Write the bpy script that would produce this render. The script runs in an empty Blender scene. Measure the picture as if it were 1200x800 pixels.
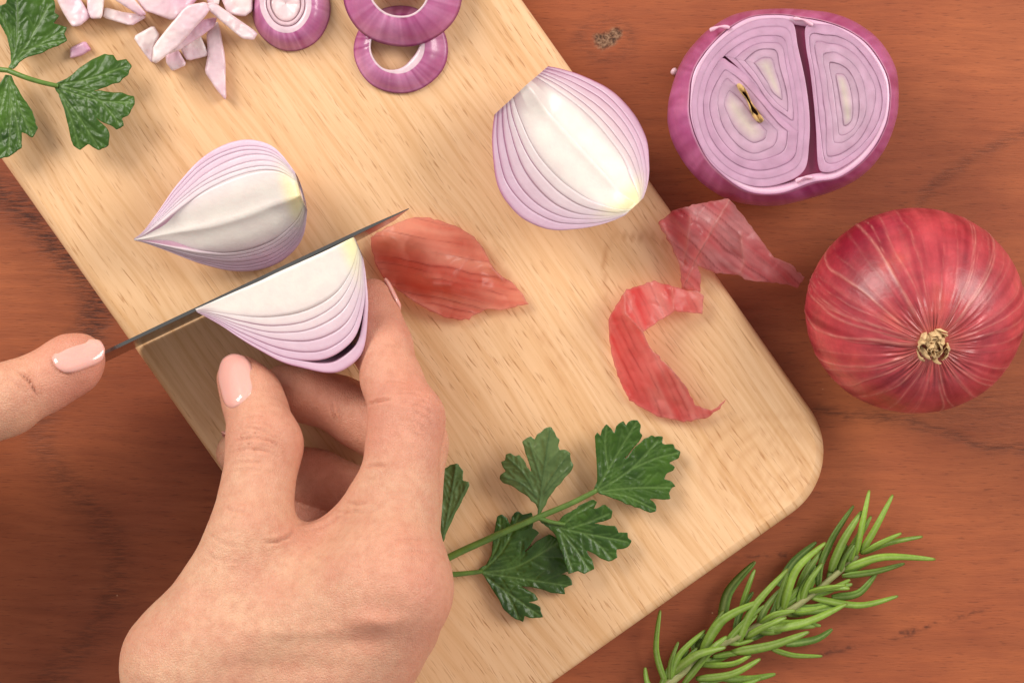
import bpy, math, random
import numpy as np
from mathutils import Vector, Matrix
from mathutils.geometry import delaunay_2d_cdt

S = bpy.context.scene
C = S.collection
R = math.radians
rng = np.random.RandomState(7)

# ------------------------------------------------------------------ camera, light, exposure
H = 0.62                      # camera height above the table, looking straight down
PX = 0.00025                  # metres per photograph pixel on the table
cd = bpy.data.cameras.new('camera')
cam = bpy.data.objects.new('camera', cd); C.objects.link(cam)
cam.location = (0, 0, H); cam.rotation_euler = (0, 0, 0)
cd.sensor_width = 36; cd.lens = 36 * H / (1200 * PX)
cd.clip_start = 0.01; cd.clip_end = 20
S.camera = cam

w = bpy.data.worlds.new('World'); S.world = w; w.use_nodes = True
bg = w.node_tree.nodes['Background']
bg.inputs[0].default_value = (1.0, 0.97, 0.94, 1); bg.inputs[1].default_value = 0.58

def area(name, loc, target, sx, sy, power, col):
    l = bpy.data.lights.new(name, 'AREA'); l.shape = 'RECTANGLE'; l.size = sx; l.size_y = sy
    l.energy = power; l.color = col
    o = bpy.data.objects.new(name, l); C.objects.link(o)
    o.location = loc
    o.rotation_euler = (Vector(target) - Vector(loc)).to_track_quat('-Z', 'Y').to_euler()
    return o
area('softbox_left', (-0.80, 0.62, 0.72), (-0.02, 0.0, 0), 0.60, 0.60, 15.0, (1.0, 0.945, 0.87))
area('softbox_right', (0.86, 0.34, 0.66), (0.02, 0, 0), 0.55, 0.55, 10.5, (1.0, 0.945, 0.88))

S.view_settings.view_transform = 'Standard'
S.view_settings.look = 'None'
S.view_settings.exposure = -0.13
S.view_settings.gamma = 1.0
S.view_settings.use_curve_mapping = False

# ------------------------------------------------------------------ helpers
def P(px, py, z):
    """point at height z (metres) that the photograph shows at px, py"""
    s = (H - z) / H
    return np.array([(px - 600) * PX * s, (400 - py) * PX * s, z])
def PA(pts, z):
    pts = np.asarray(pts, float); z = np.broadcast_to(np.asarray(z, float), (len(pts),))
    s = (H - z) / H
    return np.stack([(pts[:, 0] - 600) * PX * s, (400 - pts[:, 1]) * PX * s, z], 1)
def toPX(v):
    s = H / (H - v[:, 2])
    return np.stack([600 + v[:, 0] * s / PX, 400 - v[:, 1] * s / PX], 1)
def lin(r, g, b):
    c = np.array([r, g, b], float) / 255
    return np.where(c <= 0.04045, c / 12.92, ((c + 0.055) / 1.055) ** 2.4)
def zoomed(pts, origin, scale):
    return np.asarray(pts, float) / scale + np.asarray(origin, float)
def smooth(a, b, x):
    t = np.clip((x - a) / (b - a), 0, 1); return t * t * (3 - 2 * t)
def vnoise(p, seed=0):
    """value noise in -1..1, p (N,3)"""
    p = np.asarray(p, float); i = np.floor(p).astype(np.int64); f = p - i; f = f * f * (3 - 2 * f)
    out = 0
    for dx in (0, 1):
        for dy in (0, 1):
            for dz in (0, 1):
                h = (i[:, 0] + dx) * 374761393 + (i[:, 1] + dy) * 668265263 + (i[:, 2] + dz) * 2147483647 + seed * 974634241
                h = (h ^ (h >> 13)) * 1274126177 & 0x7fffffff
                h = (h ^ (h >> 16)) & 0xffff
                wgt = (f[:, 0] if dx else 1 - f[:, 0]) * (f[:, 1] if dy else 1 - f[:, 1]) * (f[:, 2] if dz else 1 - f[:, 2])
                out = out + wgt * (h / 65535.0 * 2 - 1)
    return out
def fbm(p, seed=0, o=4):
    p = np.asarray(p, float); a = 0.5; s = 0
    for k in range(o):
        s = s + a * vnoise(p * 2 ** k, seed + k * 17); a *= 0.5
    return s
def pdist(q, line):
    """distance of 2-D points q to a polyline"""
    line = np.asarray(line, float); d = np.full(len(q), 1e9)
    for a, b in zip(line[:-1], line[1:]):
        ab = b - a; t = np.clip(((q - a) @ ab) / max(ab @ ab, 1e-12), 0, 1)
        d = np.minimum(d, np.linalg.norm(q - a - t[:, None] * ab, axis=1))
    return d
def inside(q, poly):
    x, y = q[:, 0], q[:, 1]; r = np.zeros(len(q), bool); n = len(poly)
    for i in range(n):
        x1, y1 = poly[i]; x2, y2 = poly[(i + 1) % n]
        c = (y1 > y) != (y2 > y)
        if y1 != y2:
            r ^= c & (x < (x2 - x1) * (y - y1) / (y2 - y1) + x1)
    return r
def catmull(pts, n, closed=False):
    pts = np.asarray(pts, float); m = len(pts)
    segs = m if closed else m - 1
    u = np.linspace(0, segs, n, endpoint=not closed); i = np.minimum(u.astype(int), segs - 1); f = (u - i)[:, None]
    g = (lambda k: pts[k % m]) if closed else (lambda k: pts[np.clip(k, 0, m - 1)])
    p0, p1, p2, p3 = g(i - 1), g(i), g(i + 1), g(i + 2)
    return 0.5 * (2 * p1 + (p2 - p0) * f + (2 * p0 - 5 * p1 + 4 * p2 - p3) * f ** 2 + (3 * p1 - p0 - 3 * p2 + p3) * f ** 3)

def obj(name, v, f, mat, parent=None, col=None, smooth_shade=True, attrs=None):
    v = np.asarray(v, float)
    if parent is not None:
        v = v - np.array(parent.location)
    me = bpy.data.meshes.new(name)
    me.from_pydata(v.tolist(), [], f if isinstance(f, list) else f.tolist())
    if smooth_shade:
        me.polygons.foreach_set('use_smooth', [True] * len(me.polygons))
    if col is not None:
        a = me.color_attributes.new('col', 'FLOAT_COLOR', 'POINT')
        c = np.ones((len(v), 4), np.float32); c[:, :3] = np.clip(col, 0, 1)
        a.data.foreach_set('color', c.ravel())
    for k, val in (attrs or {}).items():
        a = me.attributes.new(k, 'FLOAT', 'POINT'); a.data.foreach_set('value', np.asarray(val, np.float32))
    me.materials.append(mat); me.update()
    o = bpy.data.objects.new(name, me); C.objects.link(o)
    if parent is not None: o.parent = parent
    return o
def thing(name, label, cat, loc, group=None):
    o = bpy.data.objects.new(name, None); C.objects.link(o); o.empty_display_size = 0.01
    o.location = tuple(float(x) for x in loc); o['label'] = label; o['category'] = cat
    if group: o['group'] = group
    return o
def tag(o, label, cat, group=None):
    o['label'] = label; o['category'] = cat
    if group: o['group'] = group
    return o
def grid_faces(n, m, wrap_m=False, wrap_n=False):
    i = np.arange(n if wrap_n else n - 1); j = np.arange(m if wrap_m else m - 1)
    I, J = np.meshgrid(i, j, indexing='ij'); I2 = (I + 1) % n; J2 = (J + 1) % m
    return np.stack([I * m + J, I2 * m + J, I2 * m + J2, I * m + J2], -1).reshape(-1, 4).tolist()
def frames(path):
    d = np.gradient(path, axis=0); d /= np.linalg.norm(d, axis=1)[:, None]
    up = np.array([0, 0, 1.0]); s = np.cross(d, up)
    ln = np.linalg.norm(s, axis=1); s[ln < 1e-6] = (1, 0, 0); s /= np.linalg.norm(s, axis=1)[:, None]
    return d, s, np.cross(s, d)
def tube(path, rad, seg=10):
    path = np.asarray(path, float); n = len(path); rad = np.broadcast_to(rad, (n,))
    d, s, u = frames(path); a = np.linspace(0, 2 * math.pi, seg, endpoint=False)
    v = path[:, None] + rad[:, None, None] * (np.cos(a)[None, :, None] * s[:, None] + np.sin(a)[None, :, None] * u[:, None])
    v = v.reshape(-1, 3); f = grid_faces(n, seg, wrap_m=True)
    v = np.vstack([v, path[0], path[-1]])
    for k in range(seg):
        f.append([n * seg, (k + 1) % seg, k]); f.append([n * seg + 1, (n - 1) * seg + k, (n - 1) * seg + (k + 1) % seg])
    return v, f

# node helpers
def new_mat(name):
    m = bpy.data.materials.new(name); m.use_nodes = True
    nt = m.node_tree; nt.nodes.clear()
    o = nt.nodes.new('ShaderNodeOutputMaterial'); b = nt.nodes.new('ShaderNodeBsdfPrincipled')
    nt.links.new(b.outputs[0], o.inputs[0])
    return m, nt, b, o
def N(nt, kind, **kw):
    n = nt.nodes.new(kind)
    for k, v in kw.items():
        if k.startswith('i_'):
            n.inputs[k[2:].replace('_', ' ')].default_value = v
        else: setattr(n, k, v)
    return n
def L(nt, a, b): nt.links.new(a, b)
def noise(nt, vec, scale, detail=4, rough=0.55, dist=0):
    n = N(nt, 'ShaderNodeTexNoise'); n.inputs['Scale'].default_value = scale; n.inputs['Detail'].default_value = detail
    n.inputs['Roughness'].default_value = rough; n.inputs['Distortion'].default_value = dist
    if vec is not None: L(nt, vec, n.inputs['Vector'])
    return n.outputs['Fac']
def mapping(nt, vec, scale=(1, 1, 1), rot=(0, 0, 0), loc=(0, 0, 0)):
    n = N(nt, 'ShaderNodeMapping'); n.inputs['Scale'].default_value = scale; n.inputs['Rotation'].default_value = rot
    n.inputs['Location'].default_value = loc; L(nt, vec, n.inputs['Vector']); return n.outputs[0]
def ramp(nt, fac, stops):
    n = N(nt, 'ShaderNodeValToRGB'); e = n.color_ramp.elements
    while len(e) < len(stops): e.new(0.5)
    for s, (p, c) in zip(e, stops):
        s.position = p; s.color = (*c, 1) if hasattr(c, '__len__') else (c, c, c, 1)
    L(nt, fac, n.inputs[0]); return n.outputs[0]
def mix(nt, fac, a, b, mode='MIX'):
    n = N(nt, 'ShaderNodeMix', data_type='RGBA', blend_type=mode)
    for sock, val in ((n.inputs[0], fac), (n.inputs[6], a), (n.inputs[7], b)):
        if hasattr(val, 'links'): L(nt, val, sock)
        elif hasattr(val, '__len__'): sock.default_value = (*[float(q) for q in val], 1)
        else: sock.default_value = val
    return n.outputs[2]
def math_(nt, op, a, b=None, clamp=False):
    n = N(nt, 'ShaderNodeMath', operation=op, use_clamp=clamp)
    for s, v in zip(n.inputs, (a, b)):
        if v is None: continue
        if hasattr(v, 'links'): L(nt, v, s)
        else: s.default_value = v
    return n.outputs[0]
def bump(nt, b, height, strength, dist):
    n = N(nt, 'ShaderNodeBump'); n.inputs['Strength'].default_value = strength; n.inputs['Distance'].default_value = dist
    L(nt, height, n.inputs['Height']); L(nt, n.outputs[0], b.inputs['Normal'])
def ocoord(nt): return N(nt, 'ShaderNodeTexCoord').outputs['Object']
def attr(nt, name): return N(nt, 'ShaderNodeAttribute', attribute_name=name)

# ------------------------------------------------------------------ materials
def mat_table():
    m, nt, b, o = new_mat('reddish brown table wood'); oc = ocoord(nt)
    warp = noise(nt, mapping(nt, oc, (5, 9, 1)), 1.0, 3)
    wv = N(nt, 'ShaderNodeCombineXYZ'); L(nt, math_(nt, 'MULTIPLY', warp, 0.03), wv.inputs[1])
    add = N(nt, 'ShaderNodeVectorMath', operation='ADD'); L(nt, oc, add.inputs[0]); L(nt, wv.outputs[0], add.inputs[1]); c = add.outputs[0]
    broad = noise(nt, mapping(nt, c, (7, 24, 1)), 1.0, 4, 0.6)
    grain = noise(nt, mapping(nt, c, (45, 420, 1)), 1.0, 5, 0.65)
    pore = noise(nt, mapping(nt, oc, (240, 2300, 1)), 1.0, 2, 0.5)
    blotch = noise(nt, mapping(nt, oc, (14, 18, 1)), 1.0, 5, 0.6)
    col = ramp(nt, broad, [(0.25, lin(124, 60, 36)), (0.45, lin(149, 78, 47)), (0.6, lin(162, 90, 55)), (0.78, lin(134, 67, 40))])
    col = mix(nt, 0.6, col, ramp(nt, blotch, [(0.3, lin(134, 61, 35)), (0.7, lin(182, 102, 58))]))
    col = mix(nt, ramp(nt, grain, [(0.40, 0.0), (0.62, 0.26)]), col, lin(108, 50, 30))
    streak = noise(nt, mapping(nt, c, (9, 150, 1), loc=(3.1, 0.7, 0)), 1.0, 5, 0.6)
    col = mix(nt, ramp(nt, streak, [(0.56, 0.0), (0.70, 0.30)]), col, lin(110, 52, 30))
    col = mix(nt, ramp(nt, pore, [(0.60, 0.0), (0.70, 0.40)]), col, lin(78, 34, 20))
    fig = attr(nt, 'figure').outputs['Fac']
    tick = noise(nt, mapping(nt, oc, (180, 1500, 1)), 1.0, 4, 0.7)
    fm = math_(nt, 'MULTIPLY', fig, ramp(nt, tick, [(0.42, 0.12), (0.60, 1.0)]))
    col = mix(nt, math_(nt, 'MULTIPLY', fm, 0.80), col, lin(58, 27, 18))
    crk = attr(nt, 'crack').outputs['Fac']
    brk = noise(nt, mapping(nt, oc, (160, 300, 1)), 1.0, 3, 0.6)
    col = mix(nt, math_(nt, 'MULTIPLY', crk, ramp(nt, brk, [(0.46, 0.0), (0.58, 0.85)])), col, lin(62, 28, 18))
    kn = attr(nt, 'knot').outputs['Fac']
    kc = ramp(nt, noise(nt, oc, 900, 4, 0.7), [(0.38, lin(58, 36, 24)), (0.5, lin(112, 78, 56)), (0.62, lin(150, 118, 92))])
    col = mix(nt, kn, col, kc)
    sp = N(nt, 'ShaderNodeTexVoronoi'); sp.inputs['Scale'].default_value = 120; L(nt, oc, sp.inputs['Vector'])
    dot = math_(nt, 'MULTIPLY', ramp(nt, sp.outputs['Distance'], [(0.030, 0.75), (0.05, 0.0)]), ramp(nt, noise(nt, oc, 35, 1), [(0.6, 0.0), (0.62, 1.0)]))
    col = mix(nt, dot, col, lin(222, 170, 130))
    L(nt, col, b.inputs['Base Color'])
    L(nt, ramp(nt, grain, [(0.3, 0.46), (0.7, 0.62)]), b.inputs['Roughness'])
    b.inputs['Specular IOR Level'].default_value = 0.35
    hh = math_(nt, 'SUBTRACT', 0.6, math_(nt, 'ADD', math_(nt, 'MULTIPLY', fm, 0.7), math_(nt, 'ADD', math_(nt, 'MULTIPLY', pore, 0.4), math_(nt, 'MULTIPLY', grain, 0.35))))
    bump(nt, b, hh, 0.45, 0.0004)
    return m
def mat_board():
    m, nt, b, o = new_mat('pale hardwood chopping board'); oc = ocoord(nt)
    warp = noise(nt, mapping(nt, oc, (9, 16, 1)), 1.0, 2)
    wv = N(nt, 'ShaderNodeCombineXYZ'); L(nt, math_(nt, 'MULTIPLY', warp, 0.016), wv.inputs[1])
    add = N(nt, 'ShaderNodeVectorMath', operation='ADD'); L(nt, oc, add.inputs[0]); L(nt, wv.outputs[0], add.inputs[1]); c = add.outputs[0]
    broad = noise(nt, mapping(nt, c, (8, 60, 1)), 1.0, 4, 0.6)
    fine = noise(nt, mapping(nt, c, (14, 620, 1)), 1.0, 4, 0.6)
    pore = noise(nt, mapping(nt, oc, (130, 1500, 1), rot=(0, 0, R(3))), 1.0, 2, 0.5)
    pore2 = noise(nt, mapping(nt, oc, (48, 1300, 1), loc=(5, 3, 0)), 1.0, 2, 0.5)
    dens = noise(nt, mapping(nt, oc, (16, 34, 1), loc=(1.7, 4, 0)), 1.0, 3, 0.55)
    col = ramp(nt, broad, [(0.28, lin(216, 170, 122)), (0.5, lin(230, 189, 146)), (0.72, lin(221, 176, 130))])
    col = mix(nt, ramp(nt, fine, [(0.44, 0.0), (0.66, 0.5)]), col, lin(201, 150, 95))
    pf = math_(nt, 'MULTIPLY', ramp(nt, pore, [(0.595, 0.0), (0.71, 0.7)]), ramp(nt, dens, [(0.36, 0.25), (0.6, 1.0)]))
    col = mix(nt, pf, col, lin(168, 112, 64))
    pf2 = math_(nt, 'MULTIPLY', ramp(nt, pore2, [(0.64, 0.0), (0.74, 0.5)]), ramp(nt, dens, [(0.42, 1.0), (0.62, 0.1)]))
    col = mix(nt, pf2, col, lin(160, 108, 66))
    ring = attr(nt, 'figure').outputs['Fac']
    col = mix(nt, math_(nt, 'MULTIPLY', ring, 0.55), col, lin(176, 116, 64))
    L(nt, col, b.inputs['Base Color']); b.inputs['Roughness'].default_value = 0.52
    b.inputs['Specular IOR Level'].default_value = 0.35
    bump(nt, b, math_(nt, 'SUBTRACT', 1.0, math_(nt, 'ADD', math_(nt, 'ADD', pf, pf2), math_(nt, 'MULTIPLY', fine, 0.3))), 0.35, 0.0003)
    return m
def mat_flesh(name='onion flesh', sss=0.35, rough=0.40, bumpy=0.15, scl=260, glue=True):
    m, nt, b, o = new_mat(name); oc = ocoord(nt)
    a = attr(nt, 'col').outputs['Color']
    n1 = noise(nt, oc, scl, 4, 0.6)
    col = mix(nt, 1.0, a, ramp(nt, n1, [(0.3, (0.955, 0.92, 0.94)), (0.65, (1, 1, 1))]), 'MULTIPLY')
    L(nt, col, b.inputs['Base Color']); b.inputs['Roughness'].default_value = rough
    b.inputs['Subsurface Weight'].default_value = sss; b.inputs['Subsurface Radius'].default_value = (1.0, 0.75, 0.7)
    b.inputs['Subsurface Scale'].default_value = 0.0022
    b.inputs['Coat Weight'].default_value = 0.28; b.inputs['Coat Roughness'].default_value = 0.16
    bump(nt, b, noise(nt, oc, scl * 3.2, 4, 0.6), bumpy, 0.0006)
    return m
def mat_vcol(name, rough=0.4, sss=0.0, spec=0.5, scl=500, bumpy=0.2, var=0.25, coat=0.0, sscale=0.001):
    m, nt, b, o = new_mat(name); oc = ocoord(nt)
    a = attr(nt, 'col').outputs['Color']; n1 = noise(nt, oc, scl, 4, 0.6)
    col = mix(nt, 1.0, a, ramp(nt, n1, [(0.3, 1 - var), (0.7, 1.0)]), 'MULTIPLY')
    L(nt, col, b.inputs['Base Color']); b.inputs['Roughness'].default_value = rough
    b.inputs['Specular IOR Level'].default_value = spec
    if sss:
        b.inputs['Subsurface Weight'].default_value = sss; b.inputs['Subsurface Radius'].default_value = (1, 0.5, 0.4); b.inputs['Subsurface Scale'].default_value = sscale
    b.inputs['Coat Weight'].default_value = coat; b.inputs['Coat Roughness'].default_value = 0.15
    bump(nt, b, n1, bumpy, 0.0005)
    return m
def mat_sheet(name, trans=0.35, clear=0.0, rough=0.35, bumpy=0.2, scl=400, low=0.78):
    """thin leaf or papery skin: light shines through it"""
    m, nt, b, o = new_mat(name); oc = ocoord(nt)
    a = attr(nt, 'col').outputs['Color']; n1 = noise(nt, oc, scl, 5, 0.65)
    col = mix(nt, 1.0, a, ramp(nt, n1, [(0.3, low), (0.7, 1.0)]), 'MULTIPLY')
    L(nt, col, b.inputs['Base Color']); b.inputs['Roughness'].default_value = rough
    bump(nt, b, n1, bumpy, 0.0006)
    t = N(nt, 'ShaderNodeBsdfTranslucent'); L(nt, col, t.inputs[0])
    s = N(nt, 'ShaderNodeMixShader'); s.inputs[0].default_value = trans
    L(nt, b.outputs[0], s.inputs[1]); L(nt, t.outputs[0], s.inputs[2]); out = s.outputs[0]
    if clear:
        tr = N(nt, 'ShaderNodeBsdfTransparent'); L(nt, mix(nt, 0.5, (1, 1, 1), col), tr.inputs[0])
        s2 = N(nt, 'ShaderNodeMixShader'); s2.inputs[0].default_value = clear
        L(nt, out, s2.inputs[1]); L(nt, tr.outputs[0], s2.inputs[2]); out = s2.outputs[0]
    L(nt, out, o.inputs[0])
    return m
def mat_skin():
    m, nt, b, o = new_mat('human skin'); oc = ocoord(nt)
    base = attr(nt, 'col').outputs['Color']
    n1 = noise(nt, oc, 90, 4, 0.6); n2 = noise(nt, oc, 420, 3, 0.6)
    col = mix(nt, ramp(nt, n1, [(0.38, 0.0), (0.68, 0.42)]), base, lin(198, 124, 104))
    col = mix(nt, ramp(nt, n2, [(0.42, 0.0), (0.72, 0.40)]), col, lin(186, 120, 94))
    L(nt, col, b.inputs['Base Color'])
    L(nt, ramp(nt, n2, [(0.3, 0.42), (0.7, 0.56)]), b.inputs['Roughness'])
    b.inputs['Specular IOR Level'].default_value = 0.4
    b.inputs['Subsurface Weight'].default_value = 0.28; b.inputs['Subsurface Radius'].default_value = (1.0, 0.4, 0.25)
    b.inputs['Subsurface Scale'].default_value = 0.0022
    v = N(nt, 'ShaderNodeTexVoronoi'); v.feature = 'DISTANCE_TO_EDGE'; v.inputs['Scale'].default_value = 1500
    dv = mapping(nt, oc, (1, 0.7, 1)); L(nt, dv, v.inputs['Vector'])
    hgt = math_(nt, 'ADD', math_(nt, 'MULTIPLY', ramp(nt, v.outputs['Distance'], [(0.0, 0.0), (0.22, 1.0)]), 0.6), n2)
    fl1 = noise(nt, mapping(nt, oc, (900, 3200, 1500), rot=(0, 0, R(30))), 1.0, 2, 0.6); fl2 = noise(nt, mapping(nt, oc, (3200, 900, 1500), rot=(0, 0, R(20))), 1.0, 2, 0.6)
    hgt = math_(nt, 'ADD', hgt, math_(nt, 'ADD', fl1, fl2)); bump(nt, b, hgt, 0.55, 0.00026)
    return m
def mat_plain(name, c, rough=0.4, metal=0.0, coat=0.0, sss=0, scl=300, var=0.2, bumpy=0.1):
    m, nt, b, o = new_mat(name); oc = ocoord(nt); n1 = noise(nt, oc, scl, 4)
    L(nt, mix(nt, ramp(nt, n1, [(0.3, 0.0), (0.7, 1.0)]), np.array(c) * (1 - var), c), b.inputs['Base Color'])
    b.inputs['Roughness'].default_value = rough; b.inputs['Metallic'].default_value = metal
    b.inputs['Coat Weight'].default_value = coat; b.inputs['Coat Roughness'].default_value = 0.06
    if sss:
        b.inputs['Subsurface Weight'].default_value = sss; b.inputs['Subsurface Scale'].default_value = 0.001
    if bumpy: bump(nt, b, n1, bumpy, 0.0002)
    return m
def mat_steel():
    m, nt, b, o = new_mat('brushed blade steel'); oc = ocoord(nt)
    n1 = noise(nt, mapping(nt, oc, (40, 40, 2500)), 1.0, 3)
    b.inputs['Base Color'].default_value = (0.22, 0.215, 0.21, 1); b.inputs['Metallic'].default_value = 1.0
    L(nt, ramp(nt, n1, [(0.3, 0.16), (0.7, 0.26)]), b.inputs['Roughness'])
    return m

M = dict(table=mat_table(), board=mat_board(), flesh=mat_flesh(), skin=mat_skin(), steel=mat_steel())
M['rind'] = mat_vcol('onion rind', 0.30, 0.15, 0.5, 350, 0.15, 0.18, coat=0.3)
M['dryskin'] = mat_vcol('dry onion skin', 0.40, 0.1, 0.5, 330, 0.35, 0.25, coat=0.15)
M['scar'] = mat_vcol('dry onion stem', 0.75, 0.1, 0.2, 800, 0.6, 0.4)
M['leaf'] = mat_sheet('parsley leaf', 0.24, 0, 0.34, 0.22, 700, 0.85)
M['needle'] = mat_sheet('rosemary needle', 0.18, 0, 0.42, 0.25, 900)
M['stem'] = mat_vcol('green stem', 0.4, 0.1, 0.5, 500, 0.2, 0.25)
M['peel'] = mat_sheet('papery onion peel', 0.52, 0.42, 0.26, 0.10, 500, 0.95)
M['nail'] = mat_plain('pale pink nail varnish', lin(232, 172, 160), 0.16, 0, 0.8, 0.2, 60, 0.04, 0)
M['handle'] = mat_plain('dark knife handle', lin(42, 34, 30), 0.45)
M['rivet'] = mat_plain('rivet metal', (0.6, 0.58, 0.55), 0.3, 1.0)

# ------------------------------------------------------------------ the table
def table():
    xs = np.concatenate([[-0.6, -0.45, -0.3, -0.22], np.linspace(-0.17, 0.17, 380), [0.22, 0.3, 0.45, 0.6]])
    ys = np.concatenate([[-0.5, -0.35, -0.22, -0.16], np.linspace(-0.12, 0.12, 270), [0.16, 0.22, 0.35, 0.5]])
    X, Y = np.meshgrid(xs, ys, indexing='ij'); v = np.stack([X, Y, X * 0], -1).reshape(-1, 3)
    q = toPX(v); qn = q + 6 * np.stack([fbm(v * 300, 3), fbm(v * 300, 5)], 1)
    left = [(-40, 200), (25, 245), (80, 300), (112, 350), (95, 395), (62, 460), (48, 520), (85, 575), (128, 625), (138, 680), (105, 745), (40, 810), (-20, 850)]
    d = pdist(qn, catmull(left, 80)); fig = 0.55 * np.exp(-(d / 19) ** 2)
    d2 = pdist(qn, catmull([(-20, 215), (20, 240), (60, 280), (110, 345), (105, 390)], 40)); fig = np.maximum(fig, 1.15 * np.exp(-(d2 / 20) ** 2))
    right = [(1068, 262), (1085, 228), (1110, 205), (1150, 180), (1210, 150)]
    fig = np.maximum(fig, 0.55 * np.exp(-(pdist(qn, catmull(right, 40)) / 7) ** 2))
    low = [(955, 480), (1010, 487), (1060, 492), (1100, 505), (1150, 520), (1230, 527)]
    fig = np.maximum(fig, 0.75 * np.exp(-(pdist(qn, catmull(low, 40)) / 7) ** 2))
    fig = np.maximum(fig, 0.35 * smooth(430, 480, q[:, 1]) * smooth(525, 490, q[:, 1]) * smooth(1040, 1110, q[:, 0]))
    crk = np.exp(-(pdist(qn, [(960, 765), (1005, 757), (1040, 748), (1075, 738), (1110, 728), (1150, 715)]) / 2.2) ** 2)
    crk = np.maximum(crk, 0.8 * np.exp(-(pdist(qn, [(860, 652), (890, 650), (920, 648)]) / 2) ** 2))
    e = np.linalg.norm((qn - (710, 47)) / (15, 11), axis=1); kn = smooth(1.15, 0.75, e)
    kn = np.maximum(kn, smooth(1.2, 0.7, np.linalg.norm((qn - (722, 40)) / (9, 7), axis=1)))
    fig = np.maximum(fig, 0.5 * np.exp(-((e - 2.0) / 0.7) ** 2))
    v[:, 2] -= 0.0004 * kn * (0.5 + fbm(v * 1500, 9))
    n, m = len(xs), len(ys)
    o = obj('table', v, grid_faces(n, m), M['table'], attrs={'figure': fig, 'crack': crk, 'knot': kn})
    o['kind'] = 'structure'
table()

# ------------------------------------------------------------------ chopping board
BT = 0.016                                   # top of the board above the table
def board():
    dirn = np.array([0.577, 0.817]); nrm = np.array([0.817, -0.577])
    # corners in photo px (along grain d, across n)
    d0, d1, n0, n1 = -620, 1027, -107, 500
    zc = BT
    c0 = P(*(nrm * (n0 + n1) / 2 + dirn * (d0 + d1) / 2), zc)
    ang = math.atan2(-dirn[1], dirn[0])
    s = PX * (H - zc) / H
    hx, hy, rad = (d1 - d0) / 2 * s, (n1 - n0) / 2 * s, 88 * s
    prof = [(0.0030, 0.0, ), (0.0010, 0.0010), (0.0, 0.0030), (0.0, BT - 0.0026), (0.0005, BT - 0.0012), (0.0013, BT - 0.0004), (0.0026, BT)]
    def loop(inset):
        out = []
        for sx, sy, a0 in ((1, 1, 0), (-1, 1, 90), (-1, -1, 180), (1, -1, 270)):
            for a in np.linspace(a0, a0 + 90, 24):
                out.append((sx * (hx - rad) + (rad - inset) * math.cos(R(a)), sy * (hy - rad) + (rad - inset) * math.sin(R(a))))
        return out
    v = []; f = []; n = 96
    for ins, z in prof:
        v += [(x, y, z) for x, y in loop(ins)]
    for k in range(len(prof) - 1):
        for i in range(n):
            f.append([k * n + i, k * n + (i + 1) % n, (k + 1) * n + (i + 1) % n, (k + 1) * n + i])
    f.append(list(range(n))[::-1])
    # top face: triangulated grid so that the grain figure can follow the wood
    lp = np.array(loop(prof[-1][0])); top0 = (len(prof) - 1) * n
    gx = np.arange(-hx, hx, 0.0016); gy = np.arange(-hy, hy, 0.0016)
    g = np.stack(np.meshgrid(gx, gy, indexing='ij'), -1).reshape(-1, 2)
    g = g[inside(g, lp * 0.992)]
    vin = [Vector(p) for p in np.vstack([lp, g])]
    vo, eo, fo, ov, oe, of = delaunay_2d_cdt(vin, [], [list(range(n))], 1, 1e-7)
    base = len(v); v += [(p.x, p.y, BT) for p in vo]
    f += [[base + i for i in t] for t in fo]
    v = np.array(v)
    ca, sa = math.cos(ang), math.sin(ang)
    wv = np.stack([c0[0] + v[:, 0] * ca - v[:, 1] * sa, c0[1] + v[:, 0] * sa + v[:, 1] * ca, v[:, 2]], 1)
    q = toPX(wv); qn = q + 7 * np.stack([fbm(wv * 200, 21), fbm(wv * 200, 22)], 1)
    fig = 0.9 * np.exp(-(pdist(qn, catmull([(712, 345), (706, 310), (716, 284), (745, 276), (780, 286), (812, 310)], 40)) / 2.2) ** 2)
    for k, rr in enumerate((18, 34, 52, 74)):
        e = np.linalg.norm((qn - (905, 545)) @ np.array([[0.8, -0.3], [0.6, 0.9]]) / (1.0, 0.8), axis=1)
        fig = np.maximum(fig, 0.42 * np.exp(-((e - rr) / 4.5) ** 2) * (q[:, 0] > 700))
    for a, b_ in (((560, 255), (660, 430)), ((585, 370), (615, 415)), ((620, 380), (700, 520))):
        fig = np.maximum(fig, 0.5 * np.exp(-(pdist(qn, [a, b_]) / 2.0) ** 2))
    o = obj('cutting_board', v, f, M['board'], attrs={'figure': fig}, smooth_shade=False)
    sm = np.zeros(len(o.data.polygons), bool); sm[:(len(prof) - 1) * n] = True
    o.data.polygons.foreach_set('use_smooth', sm.tolist())
    o.location = (c0[0], c0[1], 0.0005); o.rotation_euler = (0, 0, ang)
    tag(o, 'pale wooden cutting board with rounded corners lying on the brown table', 'cutting board')
board()
BT += 0.0005

# ------------------------------------------------------------------ onions
PURPLE = lin(158, 66, 122); DEEP = lin(128, 40, 88); LILAC = lin(212, 180, 199); WHITE = lin(230, 221, 213); YELL = lin(240, 226, 178)

def fprof(t, pts):
    """silhouette radius along the axis, smooth through the control points"""
    c = catmull(np.array(pts), 200); return np.interp(t, c[:, 0], np.maximum(c[:, 1], 0.0))

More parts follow.
